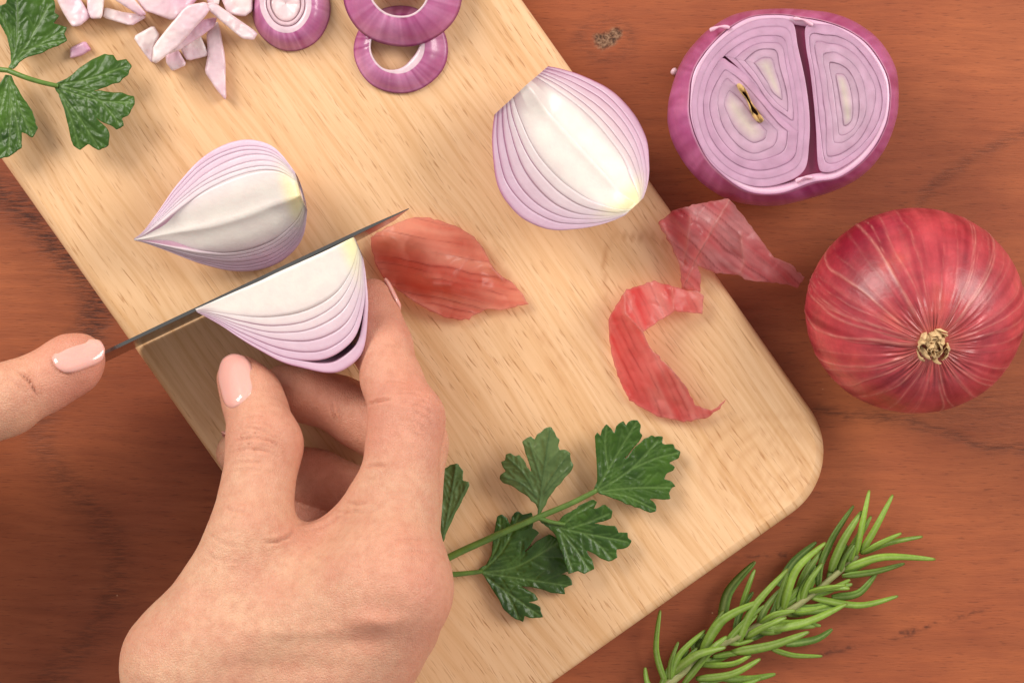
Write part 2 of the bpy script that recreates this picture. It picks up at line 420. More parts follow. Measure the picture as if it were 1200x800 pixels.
def wedge(name, label, tip, root, rmax, half, roll, prof, nshell=7, core=0.42, seed=1, split_outer=0.0, up=(0, 0, 1), yellow=0.10, white=1.0, tipcol=0.8, bend=0.0, ridge=0.0034, faint=1.0):
    """a wedge of onion cut through its axis: concentric layers, two cut faces, root plate"""
    tip = np.array(tip); root = np.array(root); Lg = np.linalg.norm(root - tip); ax = (root - tip) / Lg
    up = np.array(up, float); up = up - ax * (up @ ax); up /= np.linalg.norm(up); side = np.cross(ax, up)
    cr, sr = math.cos(R(roll)), math.sin(R(roll))
    U = up * cr + side * sr; Sd = side * cr - up * sr
    ctr = (tip + root) / 2
    t_ = thing(name, label, 'onion', ctr)
    A = R(half); nt = 46; nu = 6; na = 14
    ts = np.linspace(0, 1, nt) ** 0.9; r0 = np.random.RandomState(seed)
    bounds = np.concatenate([[0.0], np.linspace(core, 1.0, nshell)])
    for k in range(nshell):
        si, so = bounds[k], bounds[k + 1]
        us = np.linspace(0, 1, nu if k else 12)
        outer = (k == nshell - 1)
        sec = []   # (kind, s, phi, u)
        if k == 0:
            for u in us: sec.append((0, u * so, -A, u))
        else:
            for u in us: sec.append((0, si + (so - si) * u, -A, u))
        for a in np.linspace(-A, A, na)[1:-1]: sec.append((1, so, a, 1))
        for u in (us[::-1] if k else us[:0:-1]): sec.append((2, si + (so - si) * u if k else u * so, A, u))
        if k:
            for a in np.linspace(A, -A, na)[1:-1]: sec.append((3, si, a, 0))
        ns = len(sec); V = np.zeros((nt, ns, 3)); K = np.zeros((nt, ns, 3)); col = np.zeros((nt, ns, 3))
        fr = fprof(ts, prof) * rmax
        for j, (kd, s_, ph, u) in enumerate(sec):
            rb = lambda b_: fr * bounds[b_] * (1 + (0.02 * np.sin(ts * 5 + b_ * 1.7 + seed) if 0 < b_ < nshell else 0))
            rr = rb(k) * (1 - u) + rb(k + 1) * u
            rr = rr - 0.000012 * (u > 0.9)
            x = ts * Lg
            if outer and split_outer:      # the outermost layer has come loose
                rr = rr + split_outer * smooth(0.40, 0.62, ts) * smooth(0.92, 0.74, ts)
            y = rr * math.sin(ph); z = -rr * math.cos(ph)
            if kd in (0, 2):                # rounded lip of every layer on the cut face
                sg = -1 if kd == 0 else 1
                edge = abs(2 * u - 1) ** 5 if k else max(0, 2 * u - 1) ** 5
                dn = 0.00005 * edge * smooth(0.0, 0.12, ts) * smooth(1.02, 0.72, ts) + 0.00004 * np.sin(k * 2.1 + seed + ts * 5) * (1 if k else 0.0)
                if outer and split_outer: dn = dn + 0.0010 * smooth(0.4, 0.6, ts) * smooth(0.95, 0.78, ts)
                y = y - sg * dn * math.cos(ph); z = z - dn * abs(math.sin(ph))
            if k == 0: z = z - ridge * np.exp(-(rr / 0.0065) ** 2) * smooth(0.0, 0.25, ts) * smooth(1.0, 0.8, ts)
            V[:, j] = tip + np.outer(x, ax) + np.outer(y + bend * np.sin(ts * math.pi), Sd) + np.outer(z, U)
            if kd in (0, 2):
                depth = so if k else u * so
                c = WHITE * (1 - smooth(0.25, 1.0, depth)) + LILAC * smooth(0.25, 1.0, depth)
                c = np.tile(c, (nt, 1))
                em = (max(0, (u - 0.58) / 0.42) ** 2 if not outer else max(0, (u - 0.6) / 0.4)) * (0.35 + 0.65 * smooth(0.75, 0.1, ts)) * (0.25 if k == 0 else 1)
                em = em * smooth(1.0, 0.7, ts) ** 0.7 * (faint if kd == 0 else 1)
                c = c * (1 - em[:, None] * 0.92) + PURPLE * em[:, None] * 0.92
                tp = tipcol * smooth(0.16, 0.0, ts) * (0.3 + 0.7 * (u > 0.5))
                c = c * (1 - 0.6 * tp[:, None]) + DEEP * 0.6 * tp[:, None]
                yl = smooth(1 - yellow, 1 - yellow * 0.25, ts) * smooth(1.1, 0.2, depth)
                c = c * (1 - yl[:, None]) + YELL * yl[:, None]
            else:
                ph_n = fbm(np.stack([np.full(nt, ph * 9 + k * 3), ts * 2, np.full(nt, seed)], 1), seed) * 0.6
                base = lin(206, 156, 190) if outer else lin(212, 168, 196)
                m_ = np.clip(0.35 + 0.5 * smooth(0.55, 0.0, ts) + ph_n, 0, 1) * smooth(1.05, 0.6, ts)
                c = base * (1 - m_[:, None]) + PURPLE * m_[:, None]
                c = c * 0.75 + WHITE * 0.25 * 1.0
            col[:, j] = c
        V = V.reshape(-1, 3)
        V = V + 0.00016 * np.stack([fbm(V * 160, seed + q, 3) for q in range(3)], 1)
        f = grid_faces(nt, ns, wrap_m=True)
        v = np.vstack([V, V[:ns].mean(0), V[-ns:].mean(0)]); cc = np.vstack([col.reshape(-1, 3), col[0].mean(0), col[-1].mean(0)])
        for i in range(ns):
            f.append([nt * ns, (i + 1) % ns, i]); f.append([nt * ns + 1, (nt - 1) * ns + i, (nt - 1) * ns + (i + 1) % ns])
        f = [q[::-1] for q in f]
        obj('core' if k == 0 else 'layer', v, f, M['flesh'], t_, cc)
    return t_

POINTED = [(0, 0.015), (0.06, 0.10), (0.16, 0.32), (0.30, 0.64), (0.46, 0.90), (0.60, 1.0), (0.74, 0.98), (0.86, 0.84), (0.94, 0.62), (1.0, 0.30)]
BLUNT = [(0, 0.46), (0.08, 0.62), (0.2, 0.80), (0.34, 0.95), (0.48, 1.0), (0.62, 0.97), (0.76, 0.84), (0.88, 0.60), (0.96, 0.36), (1.0, 0.16)]
MOON = [(0, 0.03), (0.08, 0.20), (0.2, 0.50), (0.34, 0.78), (0.5, 0.96), (0.64, 1.0), (0.78, 0.92), (0.9, 0.66), (0.97, 0.38), (1.0, 0.22)]
wedge('onion_wedge', 'pale pointed onion wedge lying alone on the board behind the knife blade',
      P(157, 281, BT + 0.0205), P(352, 229, BT + 0.0240), 0.0222, 58, 22, POINTED, 7, 0.56, faint=0.35, bend=0.0030, seed=3, yellow=0.14)
wedge('onion_wedge', 'wide onion wedge with ridge up resting by the edge of the board near the peel',
      P(617, 99, BT + 0.0280), P(746, 240, BT + 0.0262), 0.0268, 58, -14, BLUNT, 6, 0.42, seed=5, yellow=0.17)
wedge('onion_wedge', 'onion wedge held between the fingers and thumb against the knife blade',
      P(229, 362, BT + 0.0326), P(414, 278, BT + 0.0326), 0.0298, 45, -43, MOON, 7, 0.42, seed=9, split_outer=0.0016, ridge=0.0003, yellow=0.13)

# half onion, cut face up
def ring_loop(poly, n=110):
    return catmull(np.asarray(poly, float), n, closed=True)
def half_onion():
    zc = 0.034
    cxp, cyp = 917, 125
    t_ = thing('onion_half', 'halved red onion with its cut face up showing two lobes of rings', 'onion', P(cxp, cyp, 0))
    z_ = lambda p: zoomed(p, (770, 0), 3.077)
    rim = z_([(118, 330), (118, 420), (150, 520), (205, 605), (320, 690), (440, 700), (560, 660), (660, 640), (760, 565), (825, 455), (842, 345), (822, 250), (750, 150), (650, 92), (520, 62), (420, 52), (320, 66), (225, 130), (160, 205), (128, 265)])
    rim = ring_loop(rim, 180)
    base = P(cxp, cyp, 0)
    def lift(q, z): return PA(q, z)
    rimw = lift(rim, zc); cen = rimw.mean(0)
    # body: bulging rind below the cut
    outl = ring_loop(z_([(38, 400), (60, 520), (140, 640), (260, 720), (410, 742), (560, 715), (700, 660), (800, 570), (855, 450), (868, 330), (850, 230), (780, 130), (660, 60), (520, 38), (380, 38), (260, 62), (150, 140), (75, 250)]), 180)
    # same start angle ordering
    def ang_sort(q):
        c = q.mean(0); a = np.arctan2(q[:, 1] - c[1], q[:, 0] - c[0]); th = np.linspace(-math.pi, math.pi, 180, endpoint=False)
        o = np.argsort(a); a = a[o]; r = np.linalg.norm(q - c, axis=1)[o]
        rr = np.interp(th, np.concatenate([a - 2 * math.pi, a, a + 2 * math.pi]), np.tile(r, 3))
        return c + np.stack([np.cos(th), np.sin(th)], 1) * rr[:, None]
    rim_s, out_s = ang_sort(rim), ang_sort(outl)
    rw = lift(rim_s, zc); ow = lift(out_s, zc * 0.60)
    rows = []
    cb = np.array([*ow[:, :2].mean(0), 0.0])
    for a in np.linspace(0, 1, 14):     # rim down to the equator
        b_ = math.sin(a * math.pi / 2); p = rw * (1 - b_) + ow * b_; p[:, 2] = rw[:, 2] * (1 - a) + ow[:, 2] * a; rows.append(p)
    for a in np.linspace(0, 1, 16)[1:]:
        k = math.cos(a * math.pi / 2) ** 0.85 if a < 1 else 0.0
        p = cb + (ow - cb) * max(k, 0.05); p[:, 2] = ow[:, 2] * (1 - math.sin(a * math.pi / 2)) + 0.0006; rows.append(p)
    V = np.vstack(rows); n = len(rows)
    th = np.tile(np.linspace(0, 2 * math.pi, 180, endpoint=False), n)
    st = fbm(np.stack([np.cos(th) * 26, np.sin(th) * 26, V[:, 2] * 30], 1), 4)
    st2 = fbm(np.stack([np.cos(th) * 6, np.sin(th) * 6, V[:, 2] * 60], 1), 14)
    k = np.clip(0.5 + 0.9 * st + 0.6 * st2, 0, 1)[:, None]
    col = lin(150, 52, 106) * (1 - k) + lin(188, 100, 150) * k
    top = np.repeat(np.arange(n), 180) < 1
    col[top] = lin(214, 160, 192)
    f = grid_faces(n, 180, wrap_m=True); f = f + [list(range((n - 1) * 180, n * 180))]
    V = V + 0.0002 * np.stack([fbm(V * 200, 31 + q, 3) for q in range(3)], 1)
    obj('rind', V, f, M['rind'], t_, col)
    # floor under the layers, seen in the cracks
    ed = []; ec = []
    for sc_, dz, cq in ((1.0, -0.0004, lin(196, 122, 164)), (0.985, 0.0003, lin(222, 172, 200)), (0.955, 0.0003, lin(224, 184, 204)), (0.90, -0.0003, lin(206, 156, 184)), (0.895, -0.005, lin(150, 84, 122))):
        cr_ = rim_s.mean(0); ed.append(lift(cr_ + (rim_s - cr_) * sc_, zc + dz - 0.0004)); ec.append(np.tile(cq, (180, 1)))
    obj('rind_edge', np.vstack(ed), grid_faces(5, 180, wrap_m=True), M['flesh'], t_, np.vstack(ec))
    fl = np.vstack([lift(rim_s, zc - 0.0022), lift(rim_s.mean(0)[None], zc - 0.0024)])
    obj('inner_membrane', fl, [[i, (i + 1) % 180, 180] for i in range(180)], M['flesh'], t_, np.tile(lin(150, 52, 92), (181, 1)))
    # flesh layers: nested bands with a rounded top
    def bands(outer, spine, levels, seed, n=110, tint=0.0):
        outer = ring_loop(outer, n); spine = np.asarray(spine, float)
        # nearest point on the spine segment
        a, b_ = spine; ab = b_ - a; t = np.clip(((outer - a) @ ab) / (ab @ ab), 0, 1); near = a + t[:, None] * ab
        near = np.stack([np.convolve(np.tile(near[:, q], 3), np.ones(25) / 25, 'same')[n:2 * n] for q in (0, 1)], 1)
        r0 = np.random.RandomState(seed)
        off = [(0.035 * np.sin(np.arange(n) / n * 2 * math.pi * (1 + (k % 3)) + r0.rand() * 6) + 0.018 * np.sin(np.arange(n) / n * 2 * math.pi * (4 + (k % 4)) + r0.rand() * 6)) for k in range(len(levels) + 1)]
        loops = []
        for k, s in enumerate(levels):
            loops.append(near + (outer - near) * (s * (1 + (off[k] if 0 < k else 0)))[:, None] if k else near + (outer - near) * s)
        for k in range(len(levels)):
            lo = loops[k]
            if k == len(levels) - 1:         # heart: a filled domed loop
                us = [0.0, 0.06, 0.2, 0.5, 0.8, 1.0]; hi = near
            else:
                us = [0.0, 0.06, 0.14, 0.28, 0.5, 0.75, 0.92, 1.0]; hi = lo + (loops[k + 1] - lo) * 0.9995
            rows = [PA(lo, zc - 0.0045)]; cols = [np.tile(PURPLE, (n, 1))]
            for u in us:
                e = abs(2 * u - 1) ** 6 if k < len(levels) - 1 else max(0, 1 - 2 * u) ** 6
                zz = zc + 0.00012 * math.sin(k * 2.3 + seed) - 0.00006 * e
                q = lo + (hi - lo) * u
                rows.append(PA(q, zz))
                depth = k / len(levels)
                c = lin(190, 148, 174) * (1 - depth) + lin(188, 160, 174) * depth
                if k == len(levels) - 1: c = c * (1 - u) + lin(196, 180, 170) * u
                m_ = 0.34 * max(0, 1 - u / 0.16) + 0.10 * max(0, 1 - u / 0.5)
                cols.append(np.tile(c * (1 - m_) + lin(136, 70, 112) * m_, (n, 1)))
            if k < len(levels) - 1:
                rows.append(PA(hi, zc - 0.0045)); cols.append(np.tile(PURPLE, (n, 1)))
            V = np.vstack(rows); cc = np.vstack(cols)
            cc = cc * (1 + 0.22 * fbm(V * np.array([300, 300, 0]), seed + k, 4))[:, None]
            V[:, 2] += 0.00018 * fbm(V * np.array([350, 350, 0]), seed + 7 + k, 3)
            f = [q[::-1] for q in grid_faces(len(rows), n, wrap_m=True)]
            obj('layer', V, f, M['flesh'], t_, cc)
        return loops
    R1 = z_([(538, 95), (590, 88), (650, 100), (735, 155), (805, 250), (828, 345), (808, 450), (745, 545), (660, 608), (600, 622), (580, 590), (574, 480), (566, 380), (552, 260), (536, 160)])
    bands(R1, z_([(668, 300), (690, 420)]), [1.0, 0.86, 0.70, 0.50, 0.34, 0.16], 2)
    L1 = z_([(488, 82), (420, 66), (330, 82), (235, 142), (168, 222), (130, 325), (128, 430), (168, 545), (250, 632), (350, 672), (450, 662), (530, 615), (548, 520), (550, 420), (536, 300), (508, 170)])
    # two rings common to the left lobe, then two hearts
    Lr = ring_loop(L1, 110); lc = z_([(340, 380)])[0]
    outer_levels = [1.0, 0.90, 0.795]
    def band_between(lo, hi, k):
        us = [0.0, 0.05, 0.2, 0.5, 0.8, 0.95, 1.0]; rows = [PA(lo, zc - 0.0045)]; cols = [np.tile(PURPLE, (110, 1))]
        hi2 = lo + (hi - lo) * 0.9995
        for u in us:
            rows.append(PA(lo + (hi2 - lo) * u, zc - 0.00006 * abs(2 * u - 1) ** 6)); m_ = 0.32 * max(0, 1 - u / 0.12) + 0.16 * max(0, 1 - (1 - u) / 0.1)
            cols.append(np.tile(lin(192, 150, 176) * (1 - m_) + DEEP * m_, (110, 1)))
        rows.append(PA(hi2, zc - 0.0045)); cols.append(np.tile(PURPLE, (110, 1)))
        V = np.vstack(rows); cc = np.vstack(cols) * (1 + 0.16 * fbm(V * np.array([420, 420, 0]), 50 + k, 4))[:, None]
        obj('layer', V, [q[::-1] for q in grid_faces(len(rows), 110, wrap_m=True)], M['flesh'], t_, cc)
    lv = [lc + (Lr - lc) * s for s in (1.0, 0.905, 0.80)]
    band_between(lv[0], lv[1], 0); band_between(lv[1], lv[2], 1)
    p0, p1 = z_([(225, 195), (525, 485)]); dv_ = p1 - p0; nv_ = np.array([-dv_[1], dv_[0]]) / np.linalg.norm(dv_)
    sd_ = (lv[2] - p0) @ nv_ + 2.2 * np.sin(np.clip(((lv[2] - p0) @ dv_) / (dv_ @ dv_), 0, 1) * math.pi * 2)
    def half(sign):
        m_ = (sd_ * sign) > -1.2; k0 = [i for i in range(110) if m_[i] and not m_[i - 1]][0]; seq = []
        i = k0
        while m_[i % 110]: seq.append(lv[2][i % 110]); i += 1
        seq = np.array(seq); c_ = seq.mean(0); seq = c_ + (seq - c_) * 0.999; a_, b2 = seq[-1], seq[0]
        cut = [a_ + (b2 - a_) * t + nv_ * sign * -3.0 * math.sin(t * math.pi) + np.array([1.0, -1.0]) * 2.4 * math.sin(t * math.pi * 2) * (-1 if sign > 0 else 1) for t in np.linspace(0, 1, 14)[1:-1]]
        return np.vstack([seq[::3], seq[-1:], np.array(cut)])
    U1, D1 = half(-1), half(1)
    bands(U1, z_([(395, 240), (425, 310)]), [1.0, 0.78, 0.56, 0.30], 6)
    bands(D1, z_([(275, 385), (340, 470)]), [1.0, 0.78, 0.56, 0.32], 8)
    # dried core standing in the slit
    cp = z_([(288, 305), (310, 312), (330, 350), (352, 390), (380, 425), (378, 442), (358, 436), (338, 405), (325, 365), (298, 330)])
    path = PA(ring_loop(cp, 50), zc + 0.0006)
    hgt = 0.0012 + 0.0005 * np.sin(np.arange(50) * 0.9)
    rows = [path - [0, 0, 0.003], path + np.stack([0 * hgt, 0 * hgt, hgt], 1)]
    inn = (path - path.mean(0)) * [0.62, 0.62, 1] + path.mean(0); rows += [inn + np.stack([0 * hgt, 0 * hgt, hgt], 1), inn - [0, 0, 0.003]]
    V = np.vstack(rows); cc = np.vstack([np.tile(lin(120, 76, 40), (50, 1)), np.tile(lin(228, 190, 130), (50, 1)), np.tile(lin(214, 170, 110), (50, 1)), np.tile(lin(50, 28, 16), (50, 1))])
    obj('dried_core', V, grid_faces(4, 50, wrap_m=True), M['scar'], t_, cc)
    pit_shade = PA(ring_loop(cp, 50), zc + 0.0003); pit_shade = np.vstack([pit_shade, pit_shade.mean(0)])
    obj('hollow_shade_sheet', pit_shade, [[i, (i + 1) % 50, 50] for i in range(50)], M['scar'], t_, np.tile(lin(46, 24, 18), (51, 1)))  # flat sheet inside the core loop, a hollow's shade put into its dark colour
    # torn rim of skin
    for (a, b_, cc_) in (((492, 68), (562, 92), 1), ((190, 110), (262, 100), 0), ((500, 655), (560, 640), 1)):
        p = catmull(z_([a, ((a[0] + b_[0]) / 2, (a[1] + b_[1]) / 2 - 8), b_]), 12)
        v, f = tube(PA(p, zc + 0.0005), 0.00045 + 0.00018 * np.sin(np.arange(12) * 0.9), 6)
        obj('torn_skin', v, f, M['flesh'], t_, np.tile(lin(226, 176, 196), (len(v), 1)))
half_onion()
v, f = tube(PA(catmull([(787, 82), (790, 84), (794, 85)], 7), [0.0012] * 7), [0.0004, 0.0009, 0.0011, 0.0012, 0.0011, 0.0008, 0.0004], 7)
tag(obj('onion_crumb', v, f, M['flesh'], None, np.tile(lin(226, 190, 200), (len(v), 1))), 'tiny pale onion crumb on the table beside the halved onion', 'onion')

def whole_onion():
    zc = 0.0285
    Cc = P(1072, 364, zc); top = P(1096, 408, zc + 0.0285)
    ax = top - Cc; ax /= np.linalg.norm(ax); s = np.cross(ax, (0, 1, 0)); s /= np.linalg.norm(s); u = np.cross(ax, s)
    t_ = thing('red_onion', 'whole unpeeled red onion with dry striped skin and beige stem scar', 'onion', P(1072, 364, 0))
    nl, nm = 150, 420
    lat = np.linspace(0, math.pi, nl); lon = np.linspace(0, 2 * math.pi, nm, endpoint=False)
    LA, LO = np.meshgrid(lat, lon, indexing='ij'); LA, LO = LA.ravel(), LO.ravel()
    ux = np.cos(LO); uy = np.sin(LO)
    rr = 0.0303 * (1 + 0.012 * fbm(np.stack([ux * 1.5, uy * 1.5, LA], 1), 2)); hz = 0.0290
    dip = 0.0016 * np.exp(-(LA / 0.22) ** 2)
    wob = fbm(np.stack([ux * 3, uy * 3, LA * 1.0], 1), 7, 3)
    # pale veins running from neck to root, uneven spacing
    r0 = np.random.RandomState(12); vein = np.zeros(len(LA)); crea = np.zeros(len(LA))
    for k in range(70):
        l0 = r0.rand() * 2 * math.pi; wd = 0.005 + 0.009 * r0.rand() ** 2; am = 0.12 + 0.88 * r0.rand() ** 1.6
        dl = np.abs((LO + 0.14 * wob + 0.02 * np.sin(LA * 4 + k) - l0 + math.pi) % (2 * math.pi) - math.pi) * np.maximum(np.sin(LA), 0.15)
        a0 = 0.2 + 0.3 * r0.rand(); a1 = 1.2 + 1.6 * r0.rand()
        vein = np.maximum(vein, am * np.exp(-(dl / wd) ** 2) * smooth(a0 - 0.15, a0 + 0.1, LA) * smooth(a1 + 0.4, a1 - 0.3, LA))
    rad = 1 + 0.008 * vein + 0.004 * fbm(np.stack([ux * 14, uy * 14, LA * 3], 1), 8)
    wr = np.exp(-((LA - 0.30) / 0.16) ** 2) * fbm(np.stack([ux * 16, uy * 16, LA * 2], 1), 19, 3)
    V = Cc + np.outer(rr * rad * np.sin(LA) * ux, s) + np.outer(rr * rad * 0.945 * np.sin(LA) * uy, u) + np.outer((hz * np.cos(LA)) * (1 + 0.005 * wob) - dip + 0.0012 * wr, ax)
    V[:, 2] = np.maximum(V[:, 2], 0.0005)
    st = fbm(np.stack([ux * 9, uy * 9, LA * 0.8], 1), 3, 4); bl = fbm(np.stack([ux * 2.2, uy * 2.2, LA * 2.2], 1), 33, 4)
    k = np.clip(0.5 + 1.1 * st + 0.7 * bl, 0, 1)[:, None]
    col = lin(148, 28, 46) * (1 - k) + lin(204, 76, 84) * k
    br = smooth(0.15, 0.6, bl)[:, None] * 0.5; col = col * (1 - br) + lin(188, 84, 62) * br
    vv = (vein * (0.55 + 0.5 * fbm(np.stack([ux * 30, uy * 30, LA * 9], 1), 44)))[:, None].clip(0, 1) * 0.6
    col = col * (1 - vv) + lin(240, 176, 156) * vv
    nk = np.exp(-(LA / 0.26) ** 2)[:, None] * 0.55; col = col * (1 - nk) + lin(205, 120, 100) * nk
    obj('skin', V, grid_faces(nl, nm, wrap_m=True), M['dryskin'], t_, col)
    # stem scar: crumpled dry fibres
    base = Cc + ax * (hz - 0.0006)
    for k in range(34):
        a = r0.rand() * 2 * math.pi; rd = 0.0002 + 0.0040 * (k / 34) ** 0.7
        b0 = base + (s * math.cos(a) + u * math.sin(a)) * rd - ax * 0.0010
        lean = (s * math.cos(a) + u * math.sin(a)) * (-0.6 + 1.0 * r0.rand()) + (s * r0.randn() + u * r0.randn()) * 0.25 + ax * 0.9
        ln = 0.0022 + 0.0030 * r0.rand() * (1 - rd / 0.007)
        tt = np.linspace(0, 1, 6); path = b0 + np.outer(tt * ln, lean / np.linalg.norm(lean)) + np.outer(np.sin(tt * 3) * 0.0006, s * r0.randn() + u * r0.randn())
        wid = (0.0010 + 0.0010 * r0.rand()) * (1 - 0.75 * tt) ; d3 = np.cross(lean, (s * math.cos(a) + u * math.sin(a))); d3 /= np.linalg.norm(d3)
        Lf = path - np.outer(wid, d3); Rt = path + np.outer(wid, d3); md = path + np.outer(wid * 0.5, (s * math.cos(a) + u * math.sin(a)))
        Vv = np.stack([Lf, md, Rt], 1).reshape(-1, 3)
        c = lin(232, 196, 146) * (0.78 + 0.35 * r0.rand()); cc = np.tile(c, (18, 1)); cc[:3] *= [0.9, 0.8, 0.7]
        o = obj('stem_fibre', Vv, grid_faces(6, 3), M['scar'], t_, cc)
        sm = o.modifiers.new('thickness', 'SOLIDIFY'); sm.thickness = 0.0002
whole_onion()

# ------------------------------------------------------------------ sheets traced from outlines (leaves, papery peel)
def sheet_mesh(outline, spacing, chaikin=1, cut=0.22):
    """triangulated outline in photo px with an interior grid; returns px points and faces"""
    o = np.asarray(outline, float)
    for _ in range(chaikin):
        nx = np.roll(o, -1, 0); o = np.stack([o * (1 - cut) + nx * cut, o * cut + nx * (1 - cut)], 1).reshape(-1, 2)
    seg = []
    for a, b in zip(o, np.roll(o, -1, 0)):
        k = max(1, int(np.linalg.norm(b - a) / spacing)); seg += [a + (b - a) * i / k for i in range(k)]
    o = np.array(seg); lo, hi = o.min(0), o.max(0)
    gx = np.arange(lo[0], hi[0], spacing); gy = np.arange(lo[1], hi[1], spacing * 0.87)
    g = np.stack(np.meshgrid(gx, gy, indexing='ij'), -1); g[:, 1::2, 0] += spacing / 2; g = g.reshape(-1, 2)
    g = g[inside(g, o)]; g = g[pdist(g, np.vstack([o, o[:1]])) > spacing * 0.5]
    vin = [Vector(p) for p in np.vstack([o, g])]; n = len(o)
    vo, _, fo, *_r = delaunay_2d_cdt(vin, [(i, (i + 1) % n) for i in range(n)], [], 0, 1e-5)
    q = np.array([tuple(p) for p in vo]); fo = [list(t) for t in fo]
    cen = np.array([q[t].mean(0) for t in fo]); keep = inside(cen, o)
    fo = [t for t, k in zip(fo, keep) if k]
    f2 = []
    for t in fo:
        a = q[t]; ar = sum(a[i][0] * a[(i + 1) % len(a)][1] - a[(i + 1) % len(a)][0] * a[i][1] for i in range(len(a)))
        f2.append(t if ar < 0 else t[::-1])
    return q, f2, o
def auto_veins(main, seed, step=9, ang=38, ln=0.36):
    r0 = np.random.RandomState(seed); out = []
    for line in main:
        c = catmull(line, 40); L_ = np.sum(np.linalg.norm(np.diff(c, axis=0), axis=1)); n = max(2, int(L_ / step))
        for i in range(1, n):
            j = int(i / n * 38) + 1; d = c[min(j + 1, 39)] - c[j - 1]; d = d / (np.linalg.norm(d) + 1e-9)
            for sg in (-1, 1):
                a = R(ang + 20 * r0.randn()) * sg; e = np.array([d[0] * math.cos(a) - d[1] * math.sin(a), d[0] * math.sin(a) + d[1] * math.cos(a)])
                l = L_ * ln * (1 - 0.55 * i / n) * (0.6 + 0.6 * r0.rand()); k = np.array([e[0], e[1]]) * l
                p = c[j]; out.append([p, p + k * 0.5 + d * l * 0.06, p + k + d * l * 0.18])
    return out
def leaf(parent, outline, veins, zfun, seed, under=False, dark=1.0, name='leaf'):
    o0 = np.asarray(outline, float); rt = np.random.RandomState(seed); ex = []
    for a_, b_ in zip(o0, np.roll(o0, -1, 0)):     # small extra teeth along the longer edges
        ex.append(a_); l_ = np.linalg.norm(b_ - a_); 
        if 9 < l_ < 40:
            nn = np.array([b_[1] - a_[1], a_[0] - b_[0]]) / l_; ex.append(a_ + (b_ - a_) * (0.4 + 0.2 * rt.rand()) + nn * 0.8 * rt.randn())
    q, f, o = sheet_mesh(np.array(ex), 1.4, 1, 0.13)
    dm = np.full(len(q), 1e9)
    for l in veins: dm = np.minimum(dm, pdist(q, catmull(l, 16)))
    ds = np.full(len(q), 1e9)
    for l in auto_veins(veins, seed): ds = np.minimum(ds, pdist(q, l))
    nz = np.stack([q[:, 0], q[:, 1], np.full(len(q), seed * 13.0)], 1)
    m1 = np.exp(-(dm / 1.1) ** 2); m2 = np.exp(-(ds / 0.9) ** 2); eb = pdist(q, np.vstack([o, o[:1]]))
    puff = 0.00030 * np.minimum(np.minimum(dm / 6, ds / 4.5), 1.0) - 0.00026 * m1 - 0.00012 * m2
    if under: puff = -puff
    z = zfun(q) + puff + 0.0007 * fbm(nz * 0.03, seed) + 0.00018 * fbm(nz * 0.2, seed + 2)
    V = PA(q, np.maximum(z, BT + 0.0004))
    k = np.clip(0.5 + 0.9 * fbm(nz * 0.05, seed + 5, 4), 0, 1)[:, None]
    if under:
        col = (lin(86, 112, 56) * (1 - k) + lin(116, 140, 82) * k) * dark; vc = lin(46, 84, 38); vs = 0.55
    else:
        col = (lin(38, 72, 12) * (1 - k) + lin(70, 108, 22) * k) * dark; vc = lin(126, 160, 84); vs = 0.62
    mm = (np.maximum(m1, 0.32 * m2) * vs)[:, None]; col = col * (1 - mm) + vc * mm
    ee = (np.exp(-(eb / 1.6) ** 2) * 0.35)[:, None]; col = col * (1 - ee) + lin(58, 108, 36) * ee
    ob = obj(name, V, f, M['leaf'], parent, col)
    sm = ob.modifiers.new('thickness', 'SOLIDIFY'); sm.thickness = 0.00022; sm.offset = -1
    return ob
def stem(parent, pts, zs, r_, name='stem', c=(96, 128, 52)):
    p = catmull(pts, 40); z = np.interp(np.linspace(0, 1, 40), np.linspace(0, 1, len(zs)), zs)
    path = PA(p, z); v, f = tube(path, np.interp(np.linspace(0, 1, 40), np.linspace(0, 1, len(r_)), r_), 10)
    cc = np.tile(lin(*c), (len(v), 1)) * (1 + 0.3 * fbm(v * 400, 3))[:, None]
    return obj(name, v, f, M['stem'], parent, cc)

def zplane(base, zb, tip, zt, cup=0.0, w=40):
    base = np.array(base, float); tip = np.array(tip, float); d = tip - base; L2 = d @ d; pn = np.array([-d[1], d[0]]) / math.sqrt(L2)
    return lambda q: zb + (zt - zb) * np.clip(((q - base) @ d) / L2, -0.1, 1.2) + cup * (((q - base) @ pn) / w) ** 2

B = BT
sp = thing('parsley_sprig', 'parsley sprig with long stem lying on the board beside the hand', 'parsley', P(632, 608, B))
z4 = lambda p: zoomed(p, (680, 480), 6.154)
leaf(sp, z4([(98, 578), (122, 510), (120, 400), (112, 300), (106, 190), (124, 163), (148, 190), (155, 150), (190, 106), (225, 135), (245, 170), (258, 120), (312, 80), (330, 112), (345, 88), (375, 73), (412, 76), (438, 110), (430, 160), (450, 185), (425, 230), (370, 290), (322, 348), (330, 350), (400, 262), (460, 210), (515, 183), (540, 197), (597, 193), (590, 240), (612, 250), (672, 247), (685, 280), (724, 300), (710, 350), (640, 382), (684, 410), (672, 437), (622, 458), (605, 500), (657, 513), (688, 550), (640, 600), (652, 642), (600, 647), (498, 640), (548, 690), (548, 728), (480, 733), (400, 703), (330, 678), (250, 642), (170, 612)]),
     [z4(l) for l in ([(110, 590), (260, 330), (405, 90)], [(110, 590), (360, 430), (560, 220)], [(110, 590), (400, 560), (670, 560)], [(110, 590), (330, 620), (530, 715)], [(200, 420), (180, 250), (190, 120)], [(360, 430), (540, 350), (700, 310)])],
     zplane((697, 577), B + 0.0055, (785, 545), B + 0.0035, 0.0008), 11)
z3 = lambda p: zoomed(p, (570, 480), 5.714)
